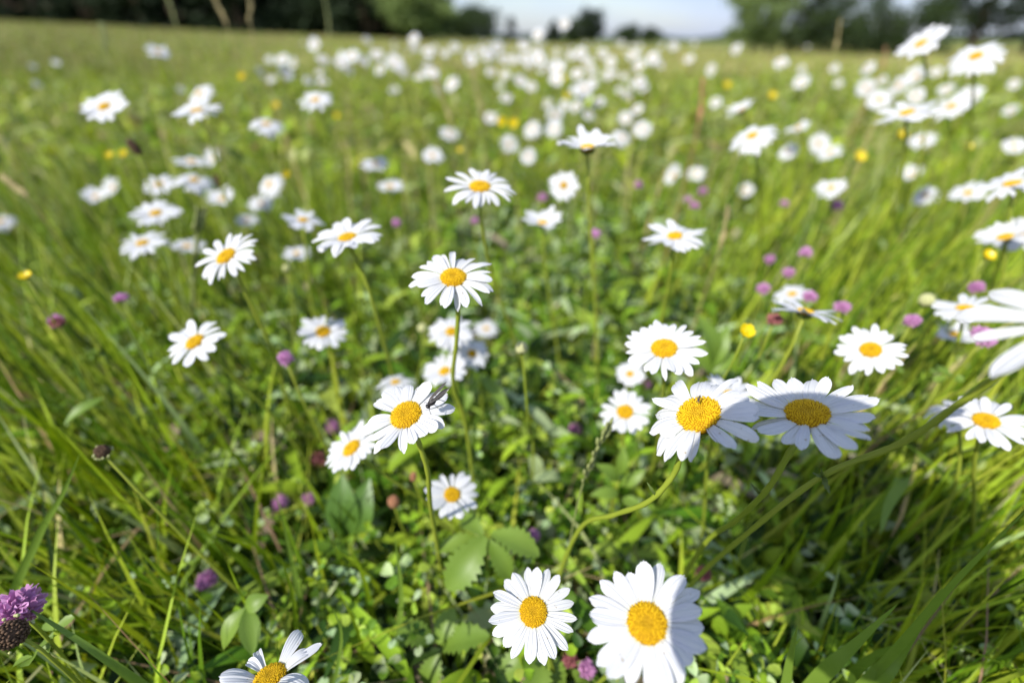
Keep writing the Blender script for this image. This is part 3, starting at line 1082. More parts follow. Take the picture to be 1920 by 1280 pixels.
seed_head(192, 846, 26, 24, .30, 'brown plantain head with pale specks on a long slanting stem', M['brown'], 20, way=[(205, 862, .302), (260, 920, .31), (366, 1027, .335), (470, 1130, .37)])
seed_head(22, 1188, 54, 40, .235, 'large dark plantain head beside the biggest pink clover', M['brown'], 60, way=[(60, 1205, .24), (110, 1245, .25), (180, 1310, .28)])
seed_head(252, 276, 18, 34, .52, 'dark brown seed head beside two buttercups on the hillside', M['brown'], -25, fuzz=False)
seed_head(775, 893, 13, 26, .36, 'rusty sorrel spike beside the insect daisy stem', M['sorrel'], 15, fuzz=False)
seed_head(738, 940, 22, 26, .38, 'dry rust coloured tuft below the half hidden daisy', M['sorrel'], 0, fuzz=False)
seed_head(410, 340, 14, 26, .6, 'small brown seed head above the round daisy', M['brown'], -10, fuzz=False)


def stalk(pts, r, mat, label, name='grass_stalk', spike=0.45, sr=.003, dense=40, grp='tall grass stalks'):
    path = spline([px(*p) for p in pts], 8)
    base = path[-1].copy()
    t = thing(name, label, 'grass stalk', base, grp)
    V, F = tube([p - base for p in path], r * .7, r, 5)
    obj('stem', mesh('stalk_stem', V, F, mat), t)
    V, F = [], []
    n = int(len(path) * spike)
    R = random.Random(int(pts[0][0] * 7))
    for i in range(dense):
        q = i / dense * (n - 1)
        k = int(q)
        p = path[k].lerp(path[min(k + 1, len(path) - 1)], q - k) - base
        ax = (path[max(k - 1, 0)] - path[k + 1]).normalized()
        sd = ax.orthogonal().normalized()
        sd = Matrix.Rotation((i % 2) * math.pi + R.uniform(-.5, .5), 3, ax) @ sd
        L = sr * R.uniform(.8, 1.3)
        c = p + sd * L * .45 + ax * L * .4
        dv = (ax + sd * .55).normalized()
        o1 = dv.orthogonal().normalized()
        V, F = ellipsoid(c, (o1 * L * .26, dv.cross(o1) * L * .26, dv * L * .7), 5, 4, V, F)
    obj('spikelets', mesh('stalk_spikelets', V, F, mat), t)


stalk([(1142, 797, .30), (1120, 840, .305), (1095, 900, .315), (1075, 980, .335), (1062, 1060, .36)], .0007, M['rye'], 'green rye grass spike with side by side spikelets beside the broad petalled daisy', spike=.55, sr=.0048, dense=22)
stalk([(376, 395, .5), (372, 430, .51), (366, 500, .55), (362, 600, .62)], .003, M['rye'], 'pale green stalk beside the daisy with a dull disc', spike=.4, sr=.006)
for k, (u0, v0, u1, v1, d, lab, mt) in enumerate([
        (390, -25, 430, 60, 1.0, 'pale dry stalk slanting across the dark wood', 'straw'),
        (465, -30, 472, 60, .9, 'upright dry stalk in front of the dark wood', 'straw'),
        (300, -40, 335, 60, 1.2, 'greenish dry stalk in front of the dark wood', 'rye'),
        (605, -20, 620, 80, 1.4, 'thin greenish stalk by the edge of the wood', 'rye'),
        (190, 45, 203, 110, .9, 'greenish stalk on the bare hillside', 'rye'),
        (815, 150, 850, 250, .8, 'pale straw stalk leaning below the white drift', 'straw'),
        (882, 130, 905, 230, .9, 'upright straw stalk below the white drift', 'straw'),
        (1318, 150, 1306, 250, .7, 'tan grass plume at the edge of the drift', 'sorrel'),
        (1575, 40, 1560, 110, 1.0, 'pale grass plume in front of the bushes', 'straw'),
        (1660, 90, 1650, 140, 1.2, 'tan grass plume under the dark bushes', 'sorrel'),
        (1365, 390, 1345, 480, .55, 'pale straw stalk beside the dark red clover', 'straw'),
        (4, 330, 60, 380, .6, 'short straw stalk at the edge of the hillside', 'straw')]):
    z0 = px(u1, v1, d)
    dz = z0.z
    # the stalk runs on down to the ground
    g1 = Vector((z0.x * 0.97, z0.y + .02, gz(z0.x, z0.y)))
    r = g1 - CAM
    dg = r.dot(FW)
    gu, gv = 960 + FPX * r.dot(RT) / dg, 640 - FPX * r.dot(UP) / dg
    stalk([(u0, v0, d), ((u0 + u1) / 2 + 2, (v0 + v1) / 2, d), (u1, v1, d), ((u1 * .6 + gu * .4), (v1 * .6 + gv * .4), d * .6 + dg * .4), (gu, gv, dg)], .0012, M[mt], lab, spike=.5, sr=.0042, dense=70)

# ------------------------------------------------------------------ leafy plants among the grass
def leaf_plant(label, leaves, d0, zroot, group=None, teeth=.17, shape='obovate', mat='leaf', name='leafy_plant'):
    """leaves: (u0, v0, u1, v1, width px, depth at base, depth at tip)"""
    a = leaves[0]
    b = px(a[0], a[1], d0)
    root = Vector((b.x, b.y + .015, gz(b.x, b.y) - .005))
    t = thing(name, label, 'plant', root, group)
    V, F = tube([p - root for p in bez([b, b - Vector((0, 0, .03)), root + Vector((0, 0, .03)), root], 6)], .0011, .0015, 6)
    obj('stem', mesh('plant_stem', V, F, M['stem']), t)
    for (u0, v0, u1, v1, wp, da, db) in leaves:
        p0, p1 = px(u0, v0, da), px(u1, v1, db)
        nrm = ((CAM - p0).normalized() * .7 + Vector((random.gauss(0, .25), random.gauss(0, .25), .7))).normalized()
        V, F = [], []
        leaf_geo(V, F, p0 - root, p1 - root, wp * (da + db) / 2 / FPX, nrm, teeth, random.uniform(.04, .16), 16, shape)
        obj('leaf', mesh('plant_leaf', V, F, M[mat]), t)


leaf_plant('plant with broad serrated leaves in the open centre above the lowest daisies',
           [(910, 1005, 838, 1106, 62, .345, .335), (922, 1000, 1012, 1036, 50, .34, .33), (915, 1012, 958, 1085, 40, .345, .345),
            (905, 1002, 865, 968, 34, .345, .36), (902, 1010, 820, 1030, 34, .35, .345)], .35, 0)
leaf_plant('plant with blunt oval leaves beside the sunlit round daisy',
           [(828, 1215, 912, 1188, 50, .345, .33), (820, 1205, 850, 1140, 40, .345, .35), (815, 1200, 738, 1180, 46, .345, .335),
            (822, 1220, 800, 1290, 44, .345, .34)], .345, 0)
leaf_plant('plant with a long serrated leaf hanging under the sunlit round daisy',
           [(1005, 1215, 1000, 1320, 56, .335, .31), (1010, 1210, 1060, 1290, 40, .34, .33), (1000, 1205, 935, 1275, 40, .34, .33)], .34, 0)
leaf_plant('clover plant with three pale folded leaves near the tattered daisy',
           [(463, 1138, 410, 1218, 36, .315, .305), (463, 1138, 474, 1228, 36, .315, .30), (460, 1140, 500, 1116, 32, .315, .315)], .315, 0, teeth=.02, shape='lance')
leaf_plant('leafy sprig with small lance leaves under the ragged daisy',
           [(1160, 900, 1120, 870, 26, .40, .39), (1165, 910, 1210, 880, 24, .40, .39), (1160, 925, 1110, 925, 24, .41, .40), (1165, 935, 1205, 950, 24, .41, .40), (1160, 890, 1170, 840, 24, .40, .39)], .41, 0, teeth=.02, shape='lance')
leaf_plant('pale green tuft of downy leaves beside the neat many petalled daisy',
           [(1335, 690, 1318, 590, 40, .44, .42), (1335, 690, 1365, 610, 30, .44, .43), (1335, 700, 1290, 630, 30, .44, .43), (1336, 700, 1380, 660, 28, .44, .44)], .45, 0, teeth=.06, shape='lance')
leaf_plant('pair of slim dark leaves behind the cream bud',
           [(900, 700, 955, 770, 24, .47, .45), (900, 705, 938, 745, 22, .47, .46), (898, 706, 870, 770, 20, .47, .46)], .47, 0, teeth=.0, shape='lance')
leaf_plant('broad pale blade leaf lying across the grass beside the tilted daisy',
           [(195, 745, 118, 792, 19, .40, .385)], .40, 0, teeth=.0, shape='lance')
leaf_plant('dark plantain leaves standing behind the little daisy under the insect daisy',
           [(655, 1010, 640, 890, 60, .42, .41), (665, 1010, 690, 900, 56, .42, .41), (650, 1012, 610, 930, 44, .42, .41)], .43, 0, teeth=.0, shape='lance', mat='leaf_dark')


def big_blade(pts, wp, label, mat='leaf'):
    path = spline([px(*p) for p in pts], 8)
    base = path[0].copy()
    g = Vector((base.x, base.y + .01, gz(base.x, base.y) - .005))
    if base.z > g.z + .02:
        path = spline([g, (g + base) * .5 + Vector((0, -.004, 0))] + [px(*p) for p in pts], 6)
    t = thing('grass_shoot', label, 'grass blade', g, 'broad single grass blades')
    V, F = [], []
    n = len(path)
    for i, p in enumerate(path):
        q = i / (n - 1)
        ax = (path[min(i + 1, n - 1)] - path[max(i - 1, 0)]).normalized()
        vw = (CAM - p).normalized()
        sd = ax.cross(vw).normalized()
        nm = sd.cross(ax)
        d = (p - CAM).dot(FW)
        w2 = wp * d / FPX * .5 * min(1, (1 - q) * 2.2 + .02) ** .8 * min(1, .55 + q)
        V += [p - g - sd * w2 + nm * w2 * .3, p - g, p - g + sd * w2 + nm * w2 * .3]
    for i in range(n - 1):
        for j in range(2):
            F.append((i * 3 + j, i * 3 + j + 1, i * 3 + j + 4, i * 3 + j + 3))
    obj('blade', mesh('broad_blade', V, F, M[mat]), t)


big_blade([(1462, 1330, .30), (1480, 1240, .275), (1495, 1172, .255)], 20, 'short upright grass blade past the largest daisy, catching the sun')
big_blade([(1545, 1260, .285), (1600, 1210, .27), (1682, 1132, .25)], 26, 'broad dark grass blade in shade beside the sunlit one')
big_blade([(1640, 1275, .275), (1690, 1215, .265), (1767, 1102, .24)], 32, 'broadest shaded grass blade with a sharp pointed tip')
big_blade([(1560, 1300, .33), (1630, 1235, .30), (1690, 1205, .28)], 22, 'shaded grass blade bent low beneath the broadest one')
big_blade([(1650, 1250, .27), (1790, 1090, .22), (1940, 940, .19)], 15, 'close blurred grass blade rising to the frame edge in shade')
big_blade([(735, 1280, .36), (752, 1130, .33), (741, 1010, .31)], 15, 'thin green grass blade curving up in the open centre')
big_blade([(620, 1330, .33), (640, 1200, .30), (625, 1140, .29)], 9, 'short thin grass blade beside the tattered daisy')
big_blade([(330, 1330, .29), (170, 1215, .255), (35, 1128, .245)], 17, 'long grass blade crossing in front of the biggest pink clover')
big_blade([(570, 1150, .37), (545, 1040, .35), (528, 968, .335)], 11, 'slim grass blade under the lone pink clover')
big_blade([(1870, 1000, .42), (1760, 880, .40), (1650, 800, .36)], 14, 'bright grass blade under the wide shadowed daisy')
big_blade([(20, 1160, .33), (70, 1010, .32), (115, 930, .31), (150, 850, .30)], 14, 'pale bent grass blade in the dense grass by the plantain head')
big_blade([(1690, 900, .37), (1665, 950, .355), (1650, 1000, .345)], 22, 'sunlit leaf blade shining out of the shaded grass')
M['shoot'] = leafy('bright_grass_blade', (0.26, 0.35, 0.014), (0.17, 0.27, 0.010), 0.25, 0.35, nscale=25)
BR = random.Random(31)
spots = []
while len(spots) < 30:
    a, b = BR.uniform(120, 720), BR.uniform(930, 1290)
    q = BR.uniform(.8, 1.25)
    spots.append((a, b, a - BR.uniform(60, 150) * q * (.4 if a > 560 else 1), b - BR.uniform(120, 200) * q))
while len(spots) < 46:
    a, b = BR.uniform(1330, 1800), BR.uniform(860, 1180)
    spots.append((a, b, a + BR.uniform(60, 150), b - BR.uniform(110, 190)))
while len(spots) < 58:
    a, b = BR.uniform(60, 560), BR.uniform(700, 900)
    spots.append((a, b, a - BR.uniform(20, 90), b - BR.uniform(90, 150)))
for a, b, c, d_ in spots:
    z0 = pz(a, b, .03)
    d0 = (z0 - CAM).dot(FW)
    d1 = max(.28, d0 * BR.uniform(.72, .84))
    if any((c - h_[0]) ** 2 + (d_ - h_[1]) ** 2 < (h_[2] + 12) ** 2 or (.5 * (a + c) - h_[0]) ** 2 + (.5 * (b + d_) - h_[1]) ** 2 < (h_[2] + 12) ** 2 for h_ in HERO_BLOCK):
        continue
    big_blade([(a, b, d0), ((a * .45 + c * .55) + 10, (b * .45 + d_ * .55), (d0 + d1) / 2 - .015), (c, d_, d1)], BR.uniform(9, 19), 'bright arching grass blade leaning outwards in the dense grass', 'shoot')

# ------------------------------------------------------------------ stuff: grass and ground cover
for pt in [(1484, 842, .225, 14), (1440, 915, .24, 14), (1284, 838, .226, 14), (1262, 890, .236, 14), (1215, 940, .25, 14), (1150, 965, .275, 12), (1540, 893, .235, 30), (1620, 860, .225, 26), (1690, 830, .212, 26),
           (1800, 755, .19, 28), (1460, 955, .255, 22), (786, 832, .252, 14), (802, 885, .265, 14), (806, 940, .29, 14), (983, 700, .345, 10), (990, 780, .37, 10),
           (1120, 840, .305, 12), (1095, 900, .315, 12), (910, 1040, .33, 60), (870, 1060, .33, 45), (965, 1020, .33, 40), (860, 1190, .33, 60), (450, 1170, .30, 45), (480, 590, .37, 14), (520, 680, .41, 12),
           (700, 570, .38, 12), (722, 650, .42, 10), (856, 640, .30, 10), (1085, 330, .385, 12), (1088, 400, .4, 10), (900, 410, .335, 10), (1000, 1300, .3, 40), (1700, 1160, .25, 60), (1620, 1190, .26, 40), (1480, 1230, .26, 22), (150, 850, .30, 20), (260, 920, .31, 14)]:
    HERO_BLOCK.append((pt[0], pt[1], pt[3], pt[2]))


def cam_proj(P):
    r = P - np.array(CAM)
    d = r @ np.array(FW)
    dd = np.where(np.abs(d) < 1e-4, 1e-4, d)
    return 960 + FPX * (r @ np.array(RT)) / dd, 640 - FPX * (r @ np.array(UP)) / dd, d


def blades(name, xy, z0, h, wd, ang, lean, tint, K=5, across=2, label=None, twist=0.5, parent=None, mind=.20, prof=1.4, check=True, cat='grass'):
    N = len(h)
    t = np.linspace(0, 1, K)[None, :]
    ld = np.stack([np.cos(ang), np.sin(ang), np.zeros(N)], 1)
    hx = (h * lean)[:, None] * t ** 1.8
    hz = h[:, None] * (t - 0.42 * np.minimum(lean, 1.4)[:, None] * t ** 2.2)
    cen = np.zeros((N, K, 3))
    cen[:, :, :2] = xy[:, None, :] + ld[:, None, :2] * hx[:, :, None]
    cen[:, :, 2] = z0[:, None] + hz
    sa = ang + math.pi / 2 + rng.normal(0, twist, N)
    sa = sa[:, None] + rng.normal(0, .6, N)[:, None] * t
    sd = np.stack([np.cos(sa), np.sin(sa), np.zeros_like(sa)], 2)
    if prof > 0:
        pr = np.clip((1 - t ** prof), .03, 1) * np.clip(.55 + t * 1.5, 0, 1)
    else:
        pr = np.clip(np.sin(np.pi * np.clip(t * .9 + .08, 0, 1)) ** .8, .08, 1)
    half = wd[:, None] * .5 * pr
    if check:
        uu, vv, dd = cam_proj(cen.reshape(-1, 3))
        uu, vv, dd = uu.reshape(N, K), vv.reshape(N, K), dd.reshape(N, K)
        inview = (uu > -250) & (uu < 2170) & (vv > -250) & (vv < 1530) & (dd > 0)
        bad = (inview & (dd < mind)).any(1) | (np.linalg.norm(cen - np.array(CAM), axis=2) < .13).any(1)
        for (bu, bv, br, bd) in HERO_BLOCK:
            bad |= (((uu - bu) ** 2 + (vv - bv) ** 2 < br * br) & (dd < bd + .012) & (dd > 0)).any(1)
        keep = ~bad & (inview | (cen[:, :, 1] < .4)).any(1)
        cen, sd, half, tint = cen[keep], sd[keep], half[keep], tint[keep]
        N = len(cen)
    A = across
    off = np.linspace(-1, 1, A)
    P = cen[:, :, None, :] + sd[:, :, None, :] * (half[:, :, None] * off[None, None, :])[..., None]
    if A == 3:
        P[:, :, 0, 2] += half * .35
        P[:, :, 2, 2] += half * .35
    P = P.reshape(-1, 3)
    idx = np.arange(N * K * A).reshape(N, K, A)
    q = np.stack([idx[:, :-1, :-1], idx[:, :-1, 1:], idx[:, 1:, 1:], idx[:, 1:, :-1]], -1).reshape(-1, 4)
    return P, q, np.repeat(tint, K * A, axis=0)


def stuff_mesh(name, parts, label, cat, mat):
    P = np.concatenate([p[0] for p in parts])
    T = np.concatenate([p[2] for p in parts])
    offs = np.cumsum([0] + [len(p[0]) for p in parts])[:-1]
    Q = np.concatenate([p[1] + o for p, o in zip(parts, offs)])
    me = bpy.data.meshes.new(name)
    me.vertices.add(len(P))
    me.vertices.foreach_set('co', P.astype(np.float32).ravel())
    me.loops.add(len(Q) * 4)
    me.loops.foreach_set('vertex_index', Q.astype(np.int32).ravel())
    me.polygons.add(len(Q))
    me.polygons.foreach_set('loop_start', np.arange(0, len(Q) * 4, 4, dtype=np.int32))
    me.polygons.foreach_set('loop_total', np.full(len(Q), 4, np.int32))
    me.polygons.foreach_set('use_smooth', np.ones(len(Q), bool))
    at = me.attributes.new('tint', 'FLOAT_COLOR', 'POINT')
    at.data.foreach_set('color', np.concatenate([T, np.ones((len(T), 1))], 1).astype(np.float32).ravel())
    me.materials.append(mat)
    me.update(calc_edges=True)
    o = bpy.data.objects.new(name, me)
    C.objects.link(o)
    o['kind'] = 'stuff'
    o['label'] = label
    o['category'] = cat
    return o


PAL = np.array([[.26, .355, .016], [.095, .175, .008], [.36, .43, .04], [.40, .46, .17], [.030, .062, .006], [.50, .42, .19], [.30, .20, .10]])


def tints(N, wts):
    wts = np.array(wts, float)
    k = rng.choice(len(PAL), N, p=wts / wts.sum())
    c = PAL[k] * rng.uniform(.75, 1.25, (N, 1)) * rng.uniform(.92, 1.08, (N, 3))
    return c


def noise2(x, y, s, seed):
    r = np.random.default_rng(seed)
    v = np.zeros_like(x)
    for i in range(6):
        a = r.uniform(0, 6.28)
        f = s * r.uniform(.5, 1.7)
        v += np.sin((x * math.cos(a) + y * math.sin(a)) * f + r.uniform(0, 6.28))
    return v / 6


parts = []
# close grass
N = 46000
y = rng.uniform(-.05, 1.35, N)
x = rng.uniform(-1, 1, N) * (.62 + 1.15 * np.maximum(y, 0))
cx = np.abs(x - .02 - .05 * y) / (.28 + .18 * np.maximum(y, 0))   # open leafy centre in the middle
keep = rng.uniform(0, 1, N) < np.clip(cx ** 1.3 * .95, .16, 1) * np.clip(.75 + .6 * noise2(x, y, 14, 3), .2, 1)
x, y = x[keep], y[keep]
N = len(x)
cx = cx[keep]
hmax = np.where(y < .30, .22, .30)
h = rng.beta(2, 2.4, N) * hmax + .06
h *= np.clip(.55 + .5 * cx, .5, 1.05)
out = np.arctan2(rng.normal(.2, .8, N), np.clip(x * 4, -1.1, 1.1) + rng.normal(0, .8, N))
parts.append(blades('g', np.stack([x, y], 1), ground_z(x, y) - .004, h, rng.uniform(.0036, .0105, N) * np.where(rng.uniform(0, 1, N) < .3, .45, 1), out, rng.gamma(2.0, .14, N) + .06,
                    tints(N, [5, 3, 3, .8, 2.2, .25, .12]), K=7, across=3, mind=.235))
# bent and dead blades lying in the sward
N = 1300
y = rng.uniform(.02, 1.4, N)
x = rng.uniform(-1, 1, N) * (.5 + 1.0 * y)
parts.append(blades('g', np.stack([x, y], 1), rng.uniform(.01, .11, N), rng.uniform(.04, .12, N), rng.uniform(.0015, .005, N), rng.uniform(0, 6.28, N), rng.uniform(1.2, 3.0, N),
                    tints(N, [1, .5, .5, 1, .5, 3, 3]) * .8, K=5, across=2, mind=.26))
# middle distance
N = 52000
y = 1.2 + 6.3 * rng.uniform(0, 1, N) ** 1.6
x = rng.uniform(-1, 1, N) * (.7 + 1.12 * y)
dens = np.clip(.8 + .5 * noise2(x, y, 5, 4), .25, 1)
keep = rng.uniform(0, 1, N) < dens
x, y = x[keep], y[keep]
N = len(x)
h = rng.beta(2.2, 2.2, N) * .25 + .06
h *= np.clip(.9 + .4 * noise2(x, y, 3, 5), .5, 1.2)
parts.append(blades('g', np.stack([x, y], 1), ground_z(x, y) - .004, h, rng.uniform(.004, .009, N) * (1 + .12 * y), rng.uniform(0, 6.28, N), rng.gamma(2.2, .18, N) + .06,
                    tints(N, [5, 2, 3.5, 1.3, 1, .7, .25]), K=5, across=2))
# thin seeding stems over the meadow
N = 5000
y = .9 + 14 * rng.uniform(0, 1, N) ** 1.7
x = rng.uniform(-1, 1, N) * (.7 + 1.1 * y)
h = rng.uniform(.28, .46, N)
parts.append(blades('g', np.stack([x, y], 1), ground_z(x, y), h, rng.uniform(.0016, .004, N) * (1 + .1 * y), rng.uniform(0, 6.28, N), rng.uniform(.03, .3, N),
                    tints(N, [1, .3, 1, 2, .2, 3, 1.6]), K=5, across=2))
stuff_mesh('grass', parts, 'long bright green meadow grass filling the ground between the daisies', 'grass', M['blade'])

parts = []
N = 80000
y = 7 + 60 * rng.uniform(0, 1, N) ** 2.0
x = rng.uniform(-1, 1, N) * (3 + 1.05 * y)
h = rng.beta(2, 2, N) * .20 + .06
patch = noise2(x, y, .5, 8)
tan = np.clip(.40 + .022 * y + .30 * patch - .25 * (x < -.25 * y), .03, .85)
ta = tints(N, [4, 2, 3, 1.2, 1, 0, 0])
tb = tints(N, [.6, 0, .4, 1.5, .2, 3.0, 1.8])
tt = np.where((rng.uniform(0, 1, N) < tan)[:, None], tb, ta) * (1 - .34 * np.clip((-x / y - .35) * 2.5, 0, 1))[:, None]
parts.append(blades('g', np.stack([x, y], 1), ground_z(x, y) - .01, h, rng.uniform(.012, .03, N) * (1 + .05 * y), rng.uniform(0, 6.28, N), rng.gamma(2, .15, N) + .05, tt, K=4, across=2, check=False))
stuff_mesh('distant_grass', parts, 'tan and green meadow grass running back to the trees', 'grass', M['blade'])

# leafy ground cover: clover, vetch and herb leaves between the stems
V, F = [], []
R = random.Random(77)
for i in range(7000):
    yy = R.uniform(-.02, 1.3)
    xx = R.gauss(.03 + .04 * yy, .22 + .30 * max(yy, 0)) if R.random() < .75 else R.uniform(-1, 1) * (.6 + yy)
    zz = R.betavariate(2, 1.6) * (.12 if yy < .3 else .16) + .012
    p = Vector((xx, yy, zz))
    rr = p - CAM
    dd = rr.dot(FW)
    if dd < .255:
        continue
    uu, vv = 960 + FPX * rr.x / dd, 640 - FPX * rr.dot(UP) / dd
    if any((uu - b[0]) ** 2 + (vv - b[1]) ** 2 < (b[2] + 8) ** 2 and dd < b[3] + .01 for b in HERO_BLOCK):
        continue
    trifoliate(V, F, p, Vector((R.gauss(0, .35), R.gauss(-.1, .35), 1)).normalized(), R.uniform(.005, .0115), R.uniform(0, 6.28), R)
    if R.random() < .5:
        b = len(V)
        q = Vector((xx + R.gauss(0, .02), yy + R.gauss(.01, .02), 0))
        m_ = p.lerp(q, .5) + Vector((R.gauss(0, .006), 0, .01))
        V += [p + Vector((.0006, 0, 0)), p - Vector((.0006, 0, 0)), m_ - Vector((.0007, 0, 0)), m_ + Vector((.0007, 0, 0)), q - Vector((.0008, 0, 0)), q + Vector((.0008, 0, 0))]
        F += [(b, b + 1, b + 2, b + 3), (b + 3, b + 2, b + 4, b + 5)]
me = bpy.data.meshes.new('clover_leaves')
me.from_pydata([tuple(v) for v in V], [], F)
tv = np.zeros((len(V), 4), np.float32)
blk = np.repeat(tints(len(V) // 13 + 1, [3, 2.5, 3, 3.2, 2.5, .06, .04]), 13, axis=0)[:len(V)]
tv[:, :3] = blk * np.array([.92, 1.02, 1.35])
tv[:, 3] = 1
at = me.attributes.new('tint', 'FLOAT_COLOR', 'POINT')
at.data.foreach_set('color', tv.ravel())
me.polygons.foreach_set('use_smooth', [True] * len(me.polygons))
me.materials.append(M['blade'])
me.update()
o = bpy.data.objects.new('clover_leaves', me)
C.objects.link(o)
o['kind'] = 'stuff'
o['label'] = 'low green clover leaves covering the ground under the daisies'
o['category'] = 'clover leaves'

parts = []
N = 21000
y = rng.uniform(.0, 1.6, N)
x = rng.normal(0, 1, N) * (.30 + .32 * y) + .03
z0 = rng.beta(1.6, 2, N) * np.where(y < .3, .09, .14) + .005
h = rng.uniform(.014, .045, N)
parts.append(blades('h', np.stack([x, y], 1), z0, h, h * rng.uniform(.22, .48, N), rng.uniform(0, 6.28, N), rng.uniform(.5, 2.2, N),
                    tints(N, [4, 3.5, 2.5, 2.6, 3, .15, .2]) * np.array([.9, 1, 1.3]), K=6, across=3, mind=.25, prof=0, twist=.2))
N = 9000
y = rng.uniform(1.2, 4.5, N)
x = rng.uniform(-1, 1, N) * (.6 + 1.1 * y)
z0 = rng.uniform(.02, .22, N)
h = rng.uniform(.03, .07, N)
parts.append(blades('h', np.stack([x, y], 1), z0, h, h * rng.uniform(.3, .5, N), rng.uniform(0, 6.28, N), rng.uniform(.5, 2.2, N),
                    tints(N, [4, 3, 3, 2.0, 2, .3, .3]), K=4, across=2, prof=0, twist=.2))
stuff_mesh('herb_leaves', parts, 'small oval herb leaves and shoots low among the grass stems', 'herb leaves', M['blade'])

# ------------------------------------------------------------------ ground and hills
def ground_mat():
    m, t = new_mat('meadow_soil')
    o = t.nodes.new('ShaderNodeOutputMaterial')
    p = t.nodes.new('ShaderNodeBsdfPrincipled')
    p.inputs['Roughness'].default_value = .95
    p.inputs['Specular IOR Level'].default_value = .05
    g = t.nodes.new('ShaderNodeNewGeometry')
    n1 = t.nodes.new('ShaderNodeTexNoise')
    n1.inputs['Scale'].default_value = 30
    n1.inputs['Detail'].default_value = 8
    n2 = t.nodes.new('ShaderNodeTexNoise')
    n2.inputs['Scale'].default_value = .25
    n2.inputs['Detail'].default_value = 5
    a = t.nodes.new('ShaderNodeMix')
    a.data_type = 'RGBA'
    a.inputs[6].default_value = (.028, .036, .010, 1)
    a.inputs[7].default_value = (.055, .06, .018, 1)
    b = t.nodes.new('ShaderNodeMix')
    b.data_type = 'RGBA'
    b.inputs[6].default_value = (.12, .17, .022, 1)
    b.inputs[7].default_value = (.20, .19, .07, 1)
    sx = t.nodes.new('ShaderNodeSeparateXYZ')
    mr = t.nodes.new('ShaderNodeMapRange')
    mr.inputs[1].default_value = 5
    mr.inputs[2].default_value = 16
    c = t.nodes.new('ShaderNodeMix')
    c.data_type = 'RGBA'
    for n in (n1, n2):
        t.links.new(g.outputs['Position'], n.inputs['Vector'])
    t.links.new(g.outputs['Position'], sx.inputs[0])
    t.links.new(sx.outputs['Y'], mr.inputs[0])
    t.links.new(n1.outputs['Fac'], a.inputs[0])
    t.links.new(n2.outputs['Fac'], b.inputs[0])
    t.links.new(mr.outputs[0], c.inputs[0])
    t.links.new(a.outputs[2], c.inputs[6])
    t.links.new(b.outputs[2], c.inputs[7])
    t.links.new(c.outputs[2], p.inputs['Base Color'])
    bm = t.nodes.new('ShaderNodeBump')
    bm.inputs['Strength'].default_value = .6
    bm.inputs['Distance'].default_value = .01
    t.links.new(n1.outputs['Fac'], bm.inputs['Height'])
    t.links.new(bm.outputs[0], p.inputs['Normal'])
    t.links.new(p.outputs[0], o.inputs['Surface'])
    return m


n = 170
s = np.linspace(-1, 1, n)
gx = np.sinh(s * 7.2) / math.sinh(7.2) * 700
gy = np.sinh(s * 7.2) / math.sinh(7.2) * 700
X, Y = np.meshgrid(gx, gy)
Z = ground_z(X, Y)
me = bpy.data.meshes.new('ground')
idx = np.arange(n * n).reshape(n, n)
q = np.stack([idx[:-1, :-1], idx[:-1, 1:], idx[1:, 1:], idx[1:, :-1]], -1).reshape(-1, 4)
me.from_pydata(np.stack([X, Y, Z], -1).reshape(-1, 3).tolist(), [], q.tolist())
me.polygons.foreach_set('use_smooth', [True] * len(me.polygons))
me.materials.append(ground_mat())
go = bpy.data.objects.new('ground', me)
C.objects.link(go)
go['kind'] = 'structure'

V, F = [], []
R = random.Random(4)
m_ = 90
for i in range(m_ + 1):
    u = -200 + 2400 * i / m_
    xx = (u - 960) / FPX * 420
    hh = 7 + 3.5 * math.sin(i * .31) + 2 * math.sin(i * .83 + 1) + R.uniform(-.6, .6)
    hh *= .55 if 820 < u < 1240 else 1
    b0 = gz(xx, 520) - 3
    V += [Vector((xx, 500, b0)), Vector((xx, 515, b0 + 3 + hh * .7)), Vector((xx, 545, b0 + 3 + hh)), Vector((xx, 620, b0))]
for i in range(m_):
    for j in range(3):
        F.append((i * 4 + j, i * 4 + 4 + j, i * 4 + 5 + j, i * 4 + 1 + j))
ho = obj('hills', mesh('hills', V, F, solid('far_wooded_hills', (.035, .052, .030), (.022, .036, .022), .9, .2, .05)))
ho['kind'] = 'structure'

# ------------------------------------------------------------------ trees
M['bark'] = solid('bark', (.10, .075, .05), (.05, .038, .028), .9, 14, .1, .5)
M['fol_dark'] = leafy('dark_spruce_foliage', (.012, .022, .010), (.022, .036, .014), .15, .6, nscale=1.4, spec=.15)
M['fol_mid'] = leafy('mid_green_foliage', (.026, .044, .014), (.048, .076, .022), .3, .55, nscale=1.0, spec=.25)
M['fol_light'] = leafy('light_green_foliage', (.16, .22, .07), (.21, .28, .09), .35, .55, nscale=1.0, spec=.25)


